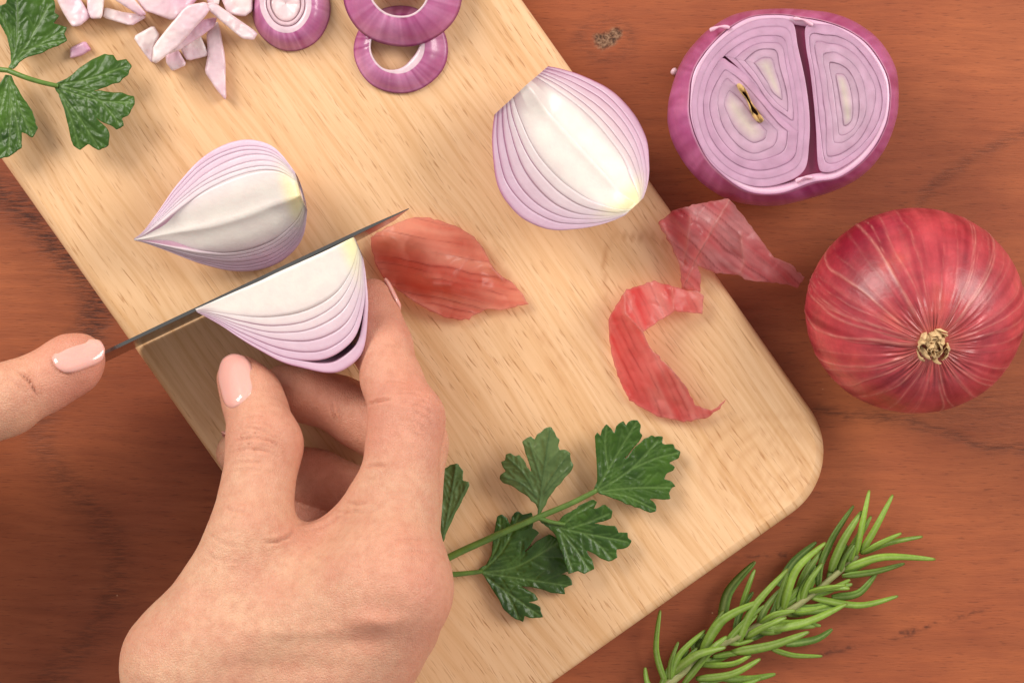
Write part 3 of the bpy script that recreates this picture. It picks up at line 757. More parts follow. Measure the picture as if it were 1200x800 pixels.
leaf(sp, z3([(333, 725), (347, 670), (330, 630), (280, 582), (220, 545), (160, 503), (88, 462), (93, 435), (130, 410), (97, 348), (125, 338), (130, 298), (160, 288), (190, 310), (220, 300), (245, 330), (270, 380), (300, 415), (283, 350), (260, 290), (238, 213), (270, 188), (297, 177), (322, 200), (340, 163), (365, 150), (390, 123), (432, 112), (457, 150), (470, 180), (492, 200), (480, 240), (490, 270), (530, 266), (562, 288), (567, 340), (584, 368), (560, 420), (500, 490), (450, 545), (410, 600), (380, 660), (355, 715)]),
     [z3(l) for l in ([(345, 700), (372, 480), (425, 130)], [(370, 490), (330, 360), (285, 220)], [(340, 590), (250, 430), (150, 330)], [(340, 590), (230, 490), (105, 450)], [(385, 540), (460, 420), (550, 300)], [(390, 560), (480, 460), (570, 378)])],
     zplane((631, 604), B + 0.0065, (640, 505), B + 0.0105, -0.0012), 12, under=True)
z5 = lambda p: zoomed(p, (500, 560), 4.444)
leaf(sp, z5([(268, 478), (310, 450), (338, 400), (343, 340), (358, 260), (368, 200), (390, 188), (420, 208), (432, 240), (445, 200), (475, 172), (500, 190), (547, 178), (562, 220), (550, 260), (587, 285), (550, 330), (508, 382), (514, 384), (570, 330), (640, 290), (690, 320), (720, 400), (762, 480), (700, 500), (742, 513), (758, 555), (715, 570), (722, 604), (650, 597), (580, 572), (490, 562), (562, 600), (582, 632), (530, 645), (592, 670), (607, 722), (560, 727), (510, 715), (502, 748), (460, 732), (400, 682), (350, 592), (318, 540)]),
     [z5(l) for l in ([(280, 490), (400, 370), (480, 190)], [(280, 490), (370, 350), (385, 210)], [(280, 490), (470, 460), (690, 330)], [(280, 490), (480, 520), (740, 560)], [(280, 490), (400, 580), (590, 715)], [(400, 580), (450, 660), (480, 740)])],
     zplane((563, 669), B + 0.0030, (660, 650), B + 0.0016, 0.0003), 14, under=False, dark=0.85)
leaf(sp, z5([(578, 210), (640, 226), (690, 222), (740, 180), (800, 138), (862, 112), (888, 123), (870, 160), (922, 138), (968, 170), (962, 207), (920, 225), (868, 236), (920, 243), (982, 248), (1000, 285), (1047, 283), (1068, 325), (1040, 362), (990, 370), (994, 412), (950, 433), (905, 417), (860, 387), (833, 375), (860, 420), (874, 472), (822, 498), (790, 482), (738, 498), (720, 440), (700, 380), (680, 320), (650, 272), (600, 232)]),
     [z5(l) for l in ([(590, 220), (720, 265), (1045, 330)], [(700, 255), (770, 190), (870, 130)], [(740, 262), (840, 230), (950, 185)], [(690, 262), (770, 360), (850, 480)], [(820, 290), (900, 350), (965, 420)], [(700, 290), (730, 390), (760, 480)])],
     zplane((632, 610), B + 0.0062, (735, 635), B + 0.0050, 0.0009), 13)
z8 = lambda p: zoomed(p, (500, 480), 3.078)
leaf(sp, z8([(52, 484), (40, 420), (22, 340), (20, 270), (44, 238), (60, 213), (85, 198), (112, 193), (132, 220), (130, 255), (153, 260), (147, 290), (120, 345), (92, 400), (68, 450)]),
     [z8(l) for l in ([(55, 480), (80, 350), (105, 205)], [(65, 430), (110, 340), (145, 268)], [(58, 440), (50, 340), (48, 250)])],
     zplane((517, 636), B + 0.0050, (530, 550), B + 0.0065, 0.0006), 15, under=True)
stem(sp, [(470, 688), (520, 656), (575, 630), (630, 606), (668, 590), (700, 574)], [B + 0.0020, B + 0.0035, B + 0.0058, B + 0.0066, B + 0.0062, B + 0.0056], [0.00115, 0.0010, 0.00085, 0.0007])
stem(sp, [(630, 606), (645, 611), (662, 614)], [B + 0.0066, B + 0.0066, B + 0.0062], [0.0007, 0.0005])
stem(sp, [(480, 674), (525, 673), (550, 671), (566, 669)], [B + 0.0015, B + 0.0028, B + 0.0030, B + 0.0032], [0.0009, 0.00075, 0.0006])
stem(sp, [(505, 664), (512, 648), (517, 632)], [B + 0.0030, B + 0.0045, B + 0.0050], [0.0006, 0.0005])

sp2 = thing('parsley_sprig', 'parsley sprig lying at the chopped onion on the end of the board', 'parsley', P(10, 82, B))
z6 = lambda p: zoomed(p, (0, 0), 4.0)
leaf(sp2, z6([(252, 400), (310, 370), (370, 320), (430, 280), (490, 253), (532, 258), (548, 285), (592, 278), (618, 310), (602, 350), (560, 387), (500, 407), (438, 428), (500, 430), (570, 433), (628, 452), (630, 490), (602, 542), (570, 555), (582, 587), (545, 608), (500, 582), (448, 550), (490, 590), (513, 630), (507, 683), (460, 704), (415, 675), (375, 704), (343, 683), (320, 590), (300, 510), (275, 440)]),
     [z6(l) for l in ([(260, 400), (420, 370), (590, 310)], [(260, 400), (440, 450), (560, 580)], [(290, 420), (450, 470), (610, 480)], [(265, 410), (370, 550), (460, 690)], [(270, 420), (330, 550), (370, 690)])],
     zplane((65, 100), B + 0.0070, (140, 140), B + 0.0100, -0.0010), 21, dark=1.1)
leaf(sp2, z6([(38, 318), (50, 260), (40, 200), (15, 140), (-20, 90), (-35, 20), (0, 28), (28, 18), (40, -35), (110, -45), (200, -35), (252, 0), (255, 60), (278, 75), (250, 110), (314, 128), (300, 160), (314, 190), (270, 217), (200, 247), (130, 267), (90, 292), (62, 325)]),
     [z6(l) for l in ([(42, 318), (130, 200), (230, 20)], [(42, 318), (150, 230), (300, 140)], [(42, 318), (80, 180), (80, -20)], [(110, 240), (200, 210), (300, 190)], [(60, 240), (30, 130), (-20, 40)])],
     zplane((10, 80), B + 0.0060, (50, 10), B + 0.0045, 0.0006), 22, dark=1.1)
leaf(sp2, z6([(52, 355), (80, 410), (130, 490), (165, 560), (178, 600), (150, 648), (100, 620), (102, 692), (60, 722), (40, 735), (0, 744), (-40, 722), (-65, 650), (-30, 500), (0, 390), (25, 350)]),
     [z6(l) for l in ([(40, 355), (50, 500), (40, 720)], [(42, 360), (90, 500), (150, 630)], [(38, 360), (0, 520), (-40, 680)], [(48, 460), (80, 580), (90, 680)])],
     zplane((10, 90), B + 0.0065, (12, 180), B + 0.0075, -0.0008), 23, dark=1.15)
stem(sp2, [(-60, 78), (-20, 80), (12, 83)], [B + 0.003, B + 0.005, B + 0.0065], [0.0010, 0.0007])
stem(sp2, [(10, 83), (30, 91), (50, 97), (68, 101)], [B + 0.0065, B + 0.0075, B + 0.0075, B + 0.0071], [0.00075, 0.0007, 0.00065])

# papery peel
def peel_piece(parent, outline, zpts, seed, c1, c2, gdir, crinkle=0.0006, name='peel_sheet', spacing=1.7, folds=()):
    o1 = np.asarray(outline, float); rj = np.random.RandomState(seed); tr = []
    for a_, b2 in zip(o1, np.roll(o1, -1, 0)):       # torn, uneven edge
        kk = max(1, int(np.linalg.norm(b2 - a_) / 4)); nn = np.array([b2[1] - a_[1], a_[0] - b2[0]]) / (np.linalg.norm(b2 - a_) + 1e-9)
        tr += [a_ + (b2 - a_) * i / kk + nn * 0.55 * rj.randn() for i in range(kk)]
    q, f, o = sheet_mesh(np.array(tr), spacing, 1, 0.15)
    zp = np.array(zpts, float); d2 = ((q[:, None] - zp[None, :, :2]) ** 2).sum(-1) + 60; wgt = np.exp(-d2 / (2 * 15.0 ** 2)) + 1e-9 * d2 ** -1.0
    z = (wgt * zp[None, :, 2]).sum(1) / wgt.sum(1)
    g = np.array(gdir, float); g /= np.linalg.norm(g); a = q @ g; b_ = q @ np.array([-g[1], g[0]])
    wob = 6 * fbm(np.stack([a * 0.02, b_ * 0.02, 0 * a], 1), seed)
    rib = fbm(np.stack([a * 0.008, (b_ + wob) * 0.16, 0 * a + seed], 1), seed + 1, 3)
    crk = fbm(np.stack([a * 0.05, b_ * 0.05, 0 * a], 1), seed + 3, 4)
    eb = pdist(q, np.vstack([o, o[:1]]))
    rid = np.abs(fbm(np.stack([a * 0.035, b_ * 0.035, 0 * a + 3], 1), seed + 9, 3))
    z = z + crinkle * (0.2 * rib + 0.2 * crk + 3.6 * np.abs(fbm(np.stack([a * 0.022, b_ * 0.03, 0 * a], 1), seed + 11, 2)) + 1.6 * np.abs(fbm(np.stack([a * 0.05, b_ * 0.07, 0 * a + 5], 1), seed + 13, 2))) + 0.0004 * np.exp(-(eb / 4) ** 2) * fbm(np.stack([q[:, 0] * 0.08, q[:, 1] * 0.08, 0 * a], 1), seed + 6)
    ph = (b_ + wob) / 7.5 + 0.25 * fbm(np.stack([a * 0.03, b_ * 0.03, 0 * a], 1), seed + 23, 2); ri = np.round(ph)
    hs_ = np.modf(np.abs(np.sin(ri * 127.1 + seed) * 43758.5))[0]; vline = np.exp(-((ph - ri) * 7.5 / 0.8) ** 2) * hs_ ** 1.5 * smooth(-0.25, 0.2, fbm(np.stack([a * 0.03, ri * 3.7, 0 * a], 1), seed + 29, 2))
    z = z + 0.00018 * vline
    fl = np.zeros(len(q))
    for ln, amp in folds:
        dd = pdist(q, ln); z = z + 1.5 * amp * np.exp(-dd / 5); fl = np.maximum(fl, np.exp(-(dd / 2.6) ** 2))
    k = np.clip(0.5 + 0.45 * fbm(np.stack([a * 0.012, b_ * 0.03, 0 * a], 1), seed + 15, 3) * 2 + 0.45 * rib, 0, 1)[:, None]; col = c1 * (1 - k) + c2 * k
    vn = vline[:, None] * 0.5; col = col * (1 - vn) + lin(158, 40, 44) * vn
    ed = (np.exp(-(eb / 2.0) ** 2) * 0.4 + fl * 0.4)[:, None].clip(0, 0.8); col = col * (1 - ed) + lin(240, 180, 170) * ed  # highlight painted pale into the colour along folds; edges paler too
    V = PA(q, z); ob = obj(name, V, f, M['peel'], parent, col)
    sm = ob.modifiers.new('thickness', 'SOLIDIFY'); sm.thickness = 0.00012
    return ob
z7 = lambda p: zoomed(p, (420, 240), 5.332)
ol = z7([(75, 205), (180, 140), (300, 88), (380, 73), (520, 98), (640, 148), (722, 200), (780, 270), (830, 380), (900, 450), (962, 488), (1012, 540), (1066, 622), (1000, 628), (900, 657), (800, 650), (740, 682), (692, 718), (560, 712), (450, 662), (330, 592), (230, 522), (150, 450), (108, 370), (85, 290)])
zp = [(*p, B + 0.0012 + 0.0012 * (i % 3)) for i, p in enumerate(ol)] + [(*p, B + zz) for p, zz in zip(z7([(250, 220), (300, 380), (420, 250), (480, 420), (580, 300), (620, 480), (700, 380), (520, 600), (760, 520), (880, 560)]), (0.0085, 0.008, 0.0115, 0.0115, 0.0115, 0.0095, 0.009, 0.0055, 0.0065, 0.0045))]
pe = thing('onion_peel', 'papery orange-red onion peel scrap lying at the knife tip', 'onion peel', P(520, 318, B))
peel_piece(pe, ol, zp, 5, lin(230, 108, 90), lin(250, 192, 170), (1, 0.18), 0.0005, folds=[(z7([(690, 330), (600, 440)]), 0.0008), (z7([(200, 520), (500, 680)]), 0.0006), (z7([(830, 390), (900, 470)]), 0.0012), (z7([(470, 495), (570, 500)]), 0.001)])
z6b = lambda p: zoomed(p, (700, 220), 2.857)
pe = thing('onion_peel', 'long twisted pink onion peel curling over the side of the board', 'onion peel', P(780, 380, B))
olA = z6b([(203, 118), (240, 84), (330, 54), (440, 36), (462, 60), (530, 150), (592, 232), (645, 255), (697, 300), (672, 334), (600, 317), (510, 312), (470, 291), (400, 286), (335, 262), (346, 292), (346, 350), (285, 345), (276, 260), (240, 180)])
zA = [(*p, zz) for p, zz in zip(z6b([(205, 120), (330, 55), (440, 38), (460, 60), (530, 150), (590, 232), (690, 305), (670, 330), (600, 315), (510, 310), (400, 284), (335, 265), (346, 300), (345, 348), (285, 345), (276, 260), (240, 180), (310, 130), (390, 110), (350, 180), (330, 240), (440, 180), (500, 220), (560, 280)]),
      (B + .005, B + .008, B + .012, B + .011, B + .006, B + .001, .010, .009, B + .000, B + .003, B + .002, B + .004, B + .002, B + .001, B + .001, B + .003, B + .004, B + .010, B + .013, B + .012, B + .007, B + .007, B + .006, B + .002))]
peel_piece(pe, olA, zA, 8, lin(230, 92, 106), lin(250, 204, 206), (0.6, 0.5), 0.0008, folds=[(z6b([(442, 42), (390, 130), (335, 230), (290, 330)]), 0.0028), (z6b([(310, 100), (300, 200), (285, 260)]), 0.0012), (z6b([(215, 120), (250, 190), (275, 250)]), 0.0008), (z6b([(480, 160), (490, 250), (480, 285)]), 0.0009)])
olB = z6b([(357, 362), (352, 424), (300, 417), (260, 411), (200, 450), (152, 482), (172, 530), (240, 600), (297, 665), (328, 728), (382, 744), (432, 707), (402, 748), (370, 768), (290, 784), (200, 764), (108, 712), (72, 640), (43, 540), (38, 440), (74, 372), (98, 341), (190, 312), (250, 328), (290, 342), (342, 348)])
zB = [(*p, B + zz) for p, zz in zip(z6b([(355, 365), (350, 420), (260, 411), (200, 450), (152, 482), (240, 600), (300, 670), (330, 730), (430, 708), (370, 766), (290, 782), (200, 762), (108, 712), (72, 640), (43, 540), (40, 440), (90, 345), (190, 314), (290, 343), (95, 430), (150, 380), (110, 520), (130, 620), (190, 600), (200, 690), (270, 720), (240, 370)]),
      (.004, .003, .005, .007, .010, .0125, .010, .005, .0035, .001, .001, .001, .001, .001, .0015, .002, .005, .005, .004, .010, .009, .005, .0035, .008, .004, .005, .0075))]
peel_piece(pe, olB, zB, 9, lin(234, 98, 102), lin(250, 196, 190), (0.35, 0.75), 0.0007, folds=[(z6b([(90, 350), (92, 420), (150, 480), (240, 600), (300, 670)]), 0.0016), (z6b([(250, 335), (255, 405)]), 0.0007)])

# ------------------------------------------------------------------ sliced rings and chopped strips
def ellipse(c, rx, ry, n=96, seed=0, wob=0.02):
    a = np.linspace(0, 2 * math.pi, n, endpoint=False); r0 = np.random.RandomState(seed); k = 1 + wob * (np.sin(a * 2 + r0.rand() * 6) + 0.6 * np.sin(a * 3 + r0.rand() * 6) + 0.3 * np.sin(a * 7 + r0.rand() * 6))
    return np.stack([c[0] + rx * k * np.cos(a), c[1] + ry * k * np.sin(a)], 1)
zr = lambda p: zoomed(p, (280, 0), 4.286)
def slice_ring(label, out_c, out_r, in_c, in_r, z0, h, rim, seed, hole=None, rimside=0.0, tone=1.0, tilt=(0, 0)):
    """one ring slice: purple rind slopes up to a white cut rim around the hole"""
    n = 120; a = np.linspace(0, 2 * math.pi, n, endpoint=False)
    o = ellipse(zr([out_c])[0], out_r[0] / 4.286, out_r[1] / 4.286, n, seed, 0.012); i = ellipse(zr([in_c])[0], in_r[0] / 4.286, in_r[1] / 4.286, n, seed + 1, 0.015)
    rw = (rim * (1 + rimside * np.maximum(0, np.cos(a - 0.7)) ** 2))[:, None]
    ii = i + (zr([in_c])[0] - i) / np.linalg.norm(zr([in_c])[0] - i, axis=1)[:, None] * rw
    tz = lambda q: ((q - zr([out_c])[0]) @ np.array(tilt))
    rows = [PA(o + (i - o) * 0.10, z0 + tz(o)), PA(o, z0 + 0.0008 + tz(o))]
    cols = [np.tile(lin(140, 52, 104), (n, 1))] * 2
    st = fbm(np.stack([np.cos(a) * 16, np.sin(a) * 16, 0 * a], 1), seed + 3)[:, None]; st2 = fbm(np.stack([np.cos(a) * 2.5, np.sin(a) * 2.5, 0 * a], 1), seed + 4)[:, None]
    for u in np.linspace(0.1, 1, 9):
        q = o + (i - o) * u; rows.append(PA(q, z0 + h * math.sin(u * math.pi / 2) ** 0.8 + 0.0002 * st[:, 0] + tz(q)))
        k = np.clip(0.45 + 0.55 * st + 0.8 * st2 + 0.15 * (1 - u), 0, 1)
        c = lin(164, 72, 124) * (1 - k) + lin(208, 138, 178) * k; cols.append(c * tone)
    for u in (0.08, 0.5, 0.92):
        q = i + (ii - i) * u; rows.append(PA(q, z0 + h + 0.0002 * (u == 0.5) + tz(q))); cols.append(np.tile(lin(224, 196, 206), (n, 1)))
    inn = ii + (zr([in_c])[0] - ii) * -0.10
    rows.append(PA(ii, z0 + h - 0.0006 + tz(ii))); cols.append(np.tile(lin(196, 128, 160), (n, 1)))
    rows.append(PA(inn, z0 + 0.0008 + tz(inn))); cols.append(np.tile(lin(150, 60, 108), (n, 1)))
    V = np.vstack(rows); nr = len(rows); f = grid_faces(nr, n, wrap_m=True) + [[(nr - 1) * n + k, (nr - 1) * n + (k + 1) % n, (k + 1) % n, k] for k in range(n)]
    t_ = thing('onion_ring', label, 'onion', V.mean(0) * [1, 1, 0] + [0, 0, z0])
    obj('ring_layer', V, f, M['rind'], t_, np.vstack(cols))
    if hole:
        loops = [ii] + [zr([in_c])[0] + (ii - zr([in_c])[0]) * s for s in hole]
        for k in range(len(loops) - 1):
            lo = loops[k] + (loops[k + 1] - loops[k]) * 0.04; hi = loops[k + 1]; rs = []; cs = []
            for u in (0, 0.0, 0.15, 0.5, 0.85, 1.0, 1.0):
                pass
            for u, dz in ((0, -0.003), (0, -0.0004), (0.15, 0), (0.5, 0.0002), (0.85, 0), (1.0, -0.0004), (1.0, -0.003)):
                q = lo + (hi - lo) * u; rs.append(PA(q, z0 + h - 0.0006 * k + dz + 0.0004 * fbm(np.stack([q[:, 0] * 0.1, q[:, 1] * 0.1, 0 * q[:, 0]], 1), seed))); cs.append(np.tile(lin(222, 196, 198) if k else lin(206, 176, 184), (n, 1)))
            if k == len(loops) - 2:
                rs[-1] = PA(hi * 0.02 + zr([in_c])[0] * 0.98, z0 + h - 0.002); rs[-2] = PA(hi * 0.5 + zr([in_c])[0] * 0.5, z0 + h - 0.0012)
            V = np.vstack(rs); obj('inner_layer', V, [q[::-1] for q in grid_faces(len(rs), n, wrap_m=True)], M['flesh'], t_, np.vstack(cs))
slice_ring('small sliced onion piece with several pale rings inside its purple rim', (265, 52), (197, 206), (235, 18), (132, 148), B, 0.0062, 8.0, 3, hole=[0.80, 0.5])
slice_ring('hollow purple onion ring underneath the edge of a wider ring', (812, 250), (240, 218), (795, 232), (141, 140), B, 0.0045, 2.4, 13, rimside=3.2)
slice_ring('wide purple onion ring overlapping a smaller hollow ring', (825, -38), (300, 276), (805, -40), (152, 130), B + 0.0050, 0.0072, 2.6, 23, tone=1.08, tilt=(0, -0.00001))

zs_ = lambda p: zoomed(p, (50, 0), 4.615)
def strip(label, poly, z0, h, seed, purple=0.3, tilt=(0, 0), bow=0.0):
    h = h * 0.72; p = zs_(poly); r0 = np.random.RandomState(seed)
    q, ft, o_ = sheet_mesh(p, 1.8, 1, 0.12); n = len(o_); c = o_.mean(0); ln = max(np.ptp(o_[:, 0]), np.ptp(o_[:, 1]))
    eb = pdist(q, np.vstack([o_, o_[:1]])); rr = 2.4; x = np.clip(1 - eb / rr, 0, 1)
    zt_ = lambda pts: ((pts - c) @ np.array(tilt)) / ln * 2 + bow * (1 - (np.linalg.norm(pts - c, axis=1) / ln * 2) ** 2)
    top = z0 + h - 0.0006 * (1 - np.sqrt(1 - x ** 2 * 0.98)) + 0.0008 * fbm(np.stack([q[:, 0] * 0.06, q[:, 1] * 0.06, 0 * eb], 1), seed) + zt_(q)
    V = np.vstack([PA(q, top), PA(o_, z0 + h * 0.45 + zt_(o_)), PA(c + (o_ - c) * 0.97, z0 + zt_(o_))])
    bi = [int(np.argmin(((q - w_) ** 2).sum(1))) for w_ in o_]; nq = len(q); f = list(ft)
    ccw = np.sum(o_[:, 0] * np.roll(o_[:, 1], -1) - np.roll(o_[:, 0], -1) * o_[:, 1]) > 0
    for i in range(n):
        j = (i + 1) % n
        for t4 in ([bi[i], bi[j], nq + j, nq + i], [nq + i, nq + j, nq + n + j, nq + n + i]): f.append(t4 if ccw else t4[::-1])
    f.append([nq + n + i for i in range(n)][::1 if ccw else -1])
    V = V + 0.00012 * np.stack([fbm(V * 220, seed + w_, 3) for w_ in range(3)], 1)
    g = r0.randn(2); g /= np.linalg.norm(g); q = toPX(V); s_ = ((q - c) @ g) / ln * 2
    k = np.clip(purple + 0.30 * s_ + 0.35 * fbm(np.stack([q[:, 0] * 0.05, q[:, 1] * 0.05, 0 * s_], 1), seed), 0, 1)[:, None]
    col = lin(234, 216, 214) * (1 - k) + lin(200, 140, 174) * k
    o = obj('onion_strip', V, f, M['flesh'], None, col)
    tag(o, label, 'onion', 'chopped onion pieces')
strip('pale pink angular onion chunk touching the parsley leaf', [(62, -30), (195, -20), (262, 90), (205, 140), (160, 147), (110, 70)], B, 0.007, 1, 0.32)
strip('short upright whitish onion strip beside the angular chunk', [(236, -30), (336, -30), (322, 100), (262, 102), (243, 60)], B + 0.001, 0.007, 2, 0.12)
strip('curved pale onion band bending round beneath a pink strip', [(335, 40), (440, 68), (540, 78), (560, 95), (480, 142), (325, 97)], B, 0.0055, 3, 0.15)
strip('thin pink onion strip resting over the curved pale band', [(360, -20), (480, -20), (563, 78), (530, 92), (450, 40)], B + 0.0052, 0.0035, 4, 0.30, tilt=(0, -0.001))
strip('broad pink onion slab at the bottom of the chopped heap', [(485, -30), (860, -30), (790, 50), (705, 115), (600, 75), (552, 60)], B, 0.0085, 5, 0.42)
strip('small white square of onion leaning by the long strip', [(488, 200), (600, 138), (634, 190), (606, 250), (592, 345), (548, 290)], B, 0.0055, 6, 0.02)
strip('flat purple onion sliver under the long crossing strip', [(790, 120), (945, 92), (932, 142), (860, 195), (740, 275), (680, 295), (700, 230)], B + 0.0052, 0.0035, 7, 0.50)
strip('pale boxy onion piece with a dark seam on one side', [(738, 258), (850, 185), (902, 300), (782, 332)], B, 0.0055, 8, 0.10)
strip('purple-tinged onion cube butting against the boxy piece', [(664, 295), (728, 262), (780, 352), (702, 388), (668, 342)], B, 0.0060, 9, 0.38)
strip('tapering pointed onion strip hanging out of the heap', [(885, 180), (945, 115), (962, 160), (988, 320), (994, 548), (940, 485), (876, 390), (893, 300)], B, 0.0055, 10, 0.30)
strip('long pale onion strip lying across the top of the heap', [(882, 10), (905, 60), (745, 240), (615, 347), (593, 335), (598, 250), (775, 30)], B + 0.0088, 0.0040, 11, 0.16, tilt=(0, -0.0012))
strip('narrow translucent onion strip reaching toward the sliced ring', [(862, 25), (925, 12), (1165, 180), (1142, 218), (1080, 212), (960, 112)], B + 0.0058, 0.0035, 12, 0.28, tilt=(-0.0035, 0))
strip('chunky pale onion piece beside the sliced ring', [(955, -30), (1135, -30), (1135, 60), (1092, 92), (1000, 77)], B, 0.0058, 13, 0.16)
strip('tiny purple onion dice lying alone by the parsley', [(148, 260), (230, 222), (264, 270), (212, 302), (148, 318)], B, 0.003, 14, 0.75)
strip('short pale onion end poking out between two strips', [(872, -30), (962, -30), (952, 30), (900, 34)], B, 0.0056, 15, 0.12)

# ------------------------------------------------------------------ rosemary
def rosemary():
    zz = lambda p: zoomed(p, (740, 560), 3.158)
    t_ = thing('rosemary_sprig', 'rosemary sprig with narrow green needles lying on the brown table', 'rosemary', P(900, 710, 0))
    sp_ = zz([(40, 850), (140, 758), (290, 640), (430, 565), (590, 485), (730, 378), (838, 285)])
    stem_p = catmull(sp_, 60)
    v, f = tube(PA(stem_p, 0.0042 + 0.0012 * np.sin(np.linspace(0, 3, 60))), np.linspace(0.0014, 0.0008, 60), 9)
    obj('stem', v, f, M['stem'], t_, np.tile(lin(158, 160, 104), (len(v), 1)) * (1 + 0.3 * fbm(v * 300, 2))[:, None])
    nd = [((830, 285), (852, 180), (880, 45), 22, 9, 0), ((850, 272), (900, 190), (967, 62), 24, 10, 0), ((850, 278), (920, 240), (998, 204), 20, 8, 0), ((860, 276), (950, 240), (1077, 216), 20, 6, 0),
          ((785, 338), (930, 292), (1124, 300), 30, 9, 0), ((780, 362), (900, 346), (1010, 316), 30, 5, 0.4), ((735, 345), (785, 230), (852, 122), 32, 9, 0), ((690, 345), (745, 220), (822, 102), 28, 6, 0.6),
          ((560, 490), (610, 340), (718, 238), 30, 9, 0), ((545, 400), (600, 310), (684, 236), 34, 3, 0.9), ((740, 440), (840, 425), (908, 350), 34, 3, 0.7), ((660, 440), (840, 470), (986, 436), 24, 6, 0.1),
          ((470, 565), (640, 535), (798, 464), 32, 9, 0), ((370, 645), (520, 618), (657, 568), 36, 9, 0), ((570, 615), (680, 596), (743, 558), 28, 3, 0.7), ((520, 632), (600, 655), (706, 658), 20, 4, 0.1),
          ((335, 540), (360, 420), (458, 308), 46, 4, 0.8), ((405, 480), (432, 400), (456, 338), 20, 6, 0.3), ((255, 665), (330, 530), (490, 448), 40, 9, 0), ((395, 610), (450, 480), (578, 336), 30, 9, 0.1),
          ((340, 620), (410, 540), (492, 470), 26, 7, 0.3), ((132, 770), (92, 640), (106, 488), 22, 5, 0.2), ((140, 750), (180, 650), (273, 562), 24, 7, 0.1), ((145, 725), (240, 655), (348, 625), 34, 9, 0),
          ((265, 692), (370, 688), (442, 655), 26, 6, 0), ((240, 742), (370, 725), (477, 668), 28, 8, 0), ((335, 742), (440, 742), (533, 724), 30, 3, 0.4), ((190, 765), (290, 640), (352, 585), 26, 8, 0.2),
          ((655, 420), (740, 405), (806, 408), 22, 7, 0.1), ((650, 425), (700, 410), (792, 395), 22, 9, 0), ((470, 545), (530, 505), (605, 490), 26, 9, 0), ((420, 590), (490, 550), (572, 515), 24, 9, 0),
          ((615, 440), (650, 350), (705, 265), 26, 5, 0.5), ((540, 485), (555, 420), (578, 348), 20, 4, 0.4), ((595, 495), (690, 490), (795, 468), 26, 4, 0.4), ((600, 555), (650, 540), (700, 546), 18, 4, 0.1),
          ((250, 760), (340, 738), (402, 715), 22, 6, 0.1), ((500, 560), (560, 420), (640, 300), 26, 3, 0.8), ((430, 600), (520, 540), (560, 400), 26, 3, 0.8), ((300, 660), (420, 640), (520, 625), 24, 4, 0.5), ((690, 400), (700, 320), (740, 250), 26, 4, 0.7), ((380, 610), (400, 500), (450, 420), 26, 3, 0.9), ((250, 700), (230, 620), (250, 590), 22, 3, 0.8), ((180, 800), (330, 790), (480, 740), 26, 5, 0.2), ((100, 810), (60, 760), (50, 700), 22, 4, 0.2)]
    ry = np.random.RandomState(21); sd = stem_p * 3.158 - np.array([740, 560]) * 3.158
    for k in range(40):
        i = ry.randint(6, 57); p = sd[i]; t_d = sd[i + 2] - sd[i - 2]; t_d = t_d / np.linalg.norm(t_d); sg = ry.choice((-1, 1)); a = R(18 + 26 * ry.rand()) * sg
        e = np.array([t_d[0] * math.cos(a) - t_d[1] * math.sin(a), t_d[0] * math.sin(a) + t_d[1] * math.cos(a)]); l_ = 70 + 110 * ry.rand()
        nd.append((tuple(p), tuple(p + e * l_ * 0.5 + np.array([-e[1], e[0]]) * sg * 6), tuple(p + e * l_ + t_d * l_ * 0.12), 20 + 8 * ry.rand(), 2 + int(6 * ry.rand()), 0.6 * ry.rand()))
    r0 = np.random.RandomState(4); n = 22; m = 7
    for b0, mid, tip, wd, zt, dk in nd:
        c = catmull(zz([b0, mid, tip]), n); u = np.linspace(0, 1, n)
        z = 0.0046 + (zt * 0.001 - 0.0046 + 0.0012) * np.sin(u * math.pi * 0.62) - 0.0012 * smooth(0.6, 1, u) * (zt > 4)
        path = PA(c, np.maximum(z, 0.0014)); d, s, up = frames(path)
        rl = r0.randn() * 0.35; s2 = s * math.cos(rl) + up * math.sin(rl); up2 = np.cross(s2, d)
        wv = wd * 0.375 / 3.158 * PX * 1.02 * np.minimum(np.minimum(1, 0.40 + 3.2 * u), np.maximum(1 - u ** 2.6, 0) ** 0.8 + 0.03)
        xs = np.array([-0.92, -1.0, -0.6, 0.0, 0.6, 1.0, 0.92]); hs = np.array([-0.18, 0.0, 0.13, -0.05, 0.13, 0.0, -0.18])
        V = path[:, None] + s2[:, None] * (wv[:, None] * xs)[..., None] + up2[:, None] * (wv[:, None] * hs)[..., None]
        V = V.reshape(-1, 3); V[:, 2] = np.maximum(V[:, 2], 0.0006)
        base = lin(138, 172, 58) * (1 - dk) + lin(62, 98, 28) * dk; base = base * (0.75 + 0.5 * r0.rand())
        cc = np.tile(base, (n * m, 1)); mk = np.tile(np.exp(-(xs / 0.25) ** 2) * 0.6, n)[:, None]; cc = cc * (1 - mk) + lin(176, 198, 120) * mk
        ek = np.tile((np.abs(xs) > 0.9) * 0.35, n)[:, None]; cc = cc * (1 - ek) + lin(150, 184, 84) * ek
        tk = np.repeat(smooth(0.93, 1, u) * 0.6, m)[:, None]; cc = cc * (1 - tk) + lin(120, 100, 50) * tk
        cc = cc * (1 + 0.25 * fbm(V * 300, 6))[:, None]
        o = obj('needle', V, grid_faces(n, m), M['needle'], t_, cc)
        sm = o.modifiers.new('thickness', 'SOLIDIFY'); sm.thickness = 0.0003; sm.offset = -1
rosemary()

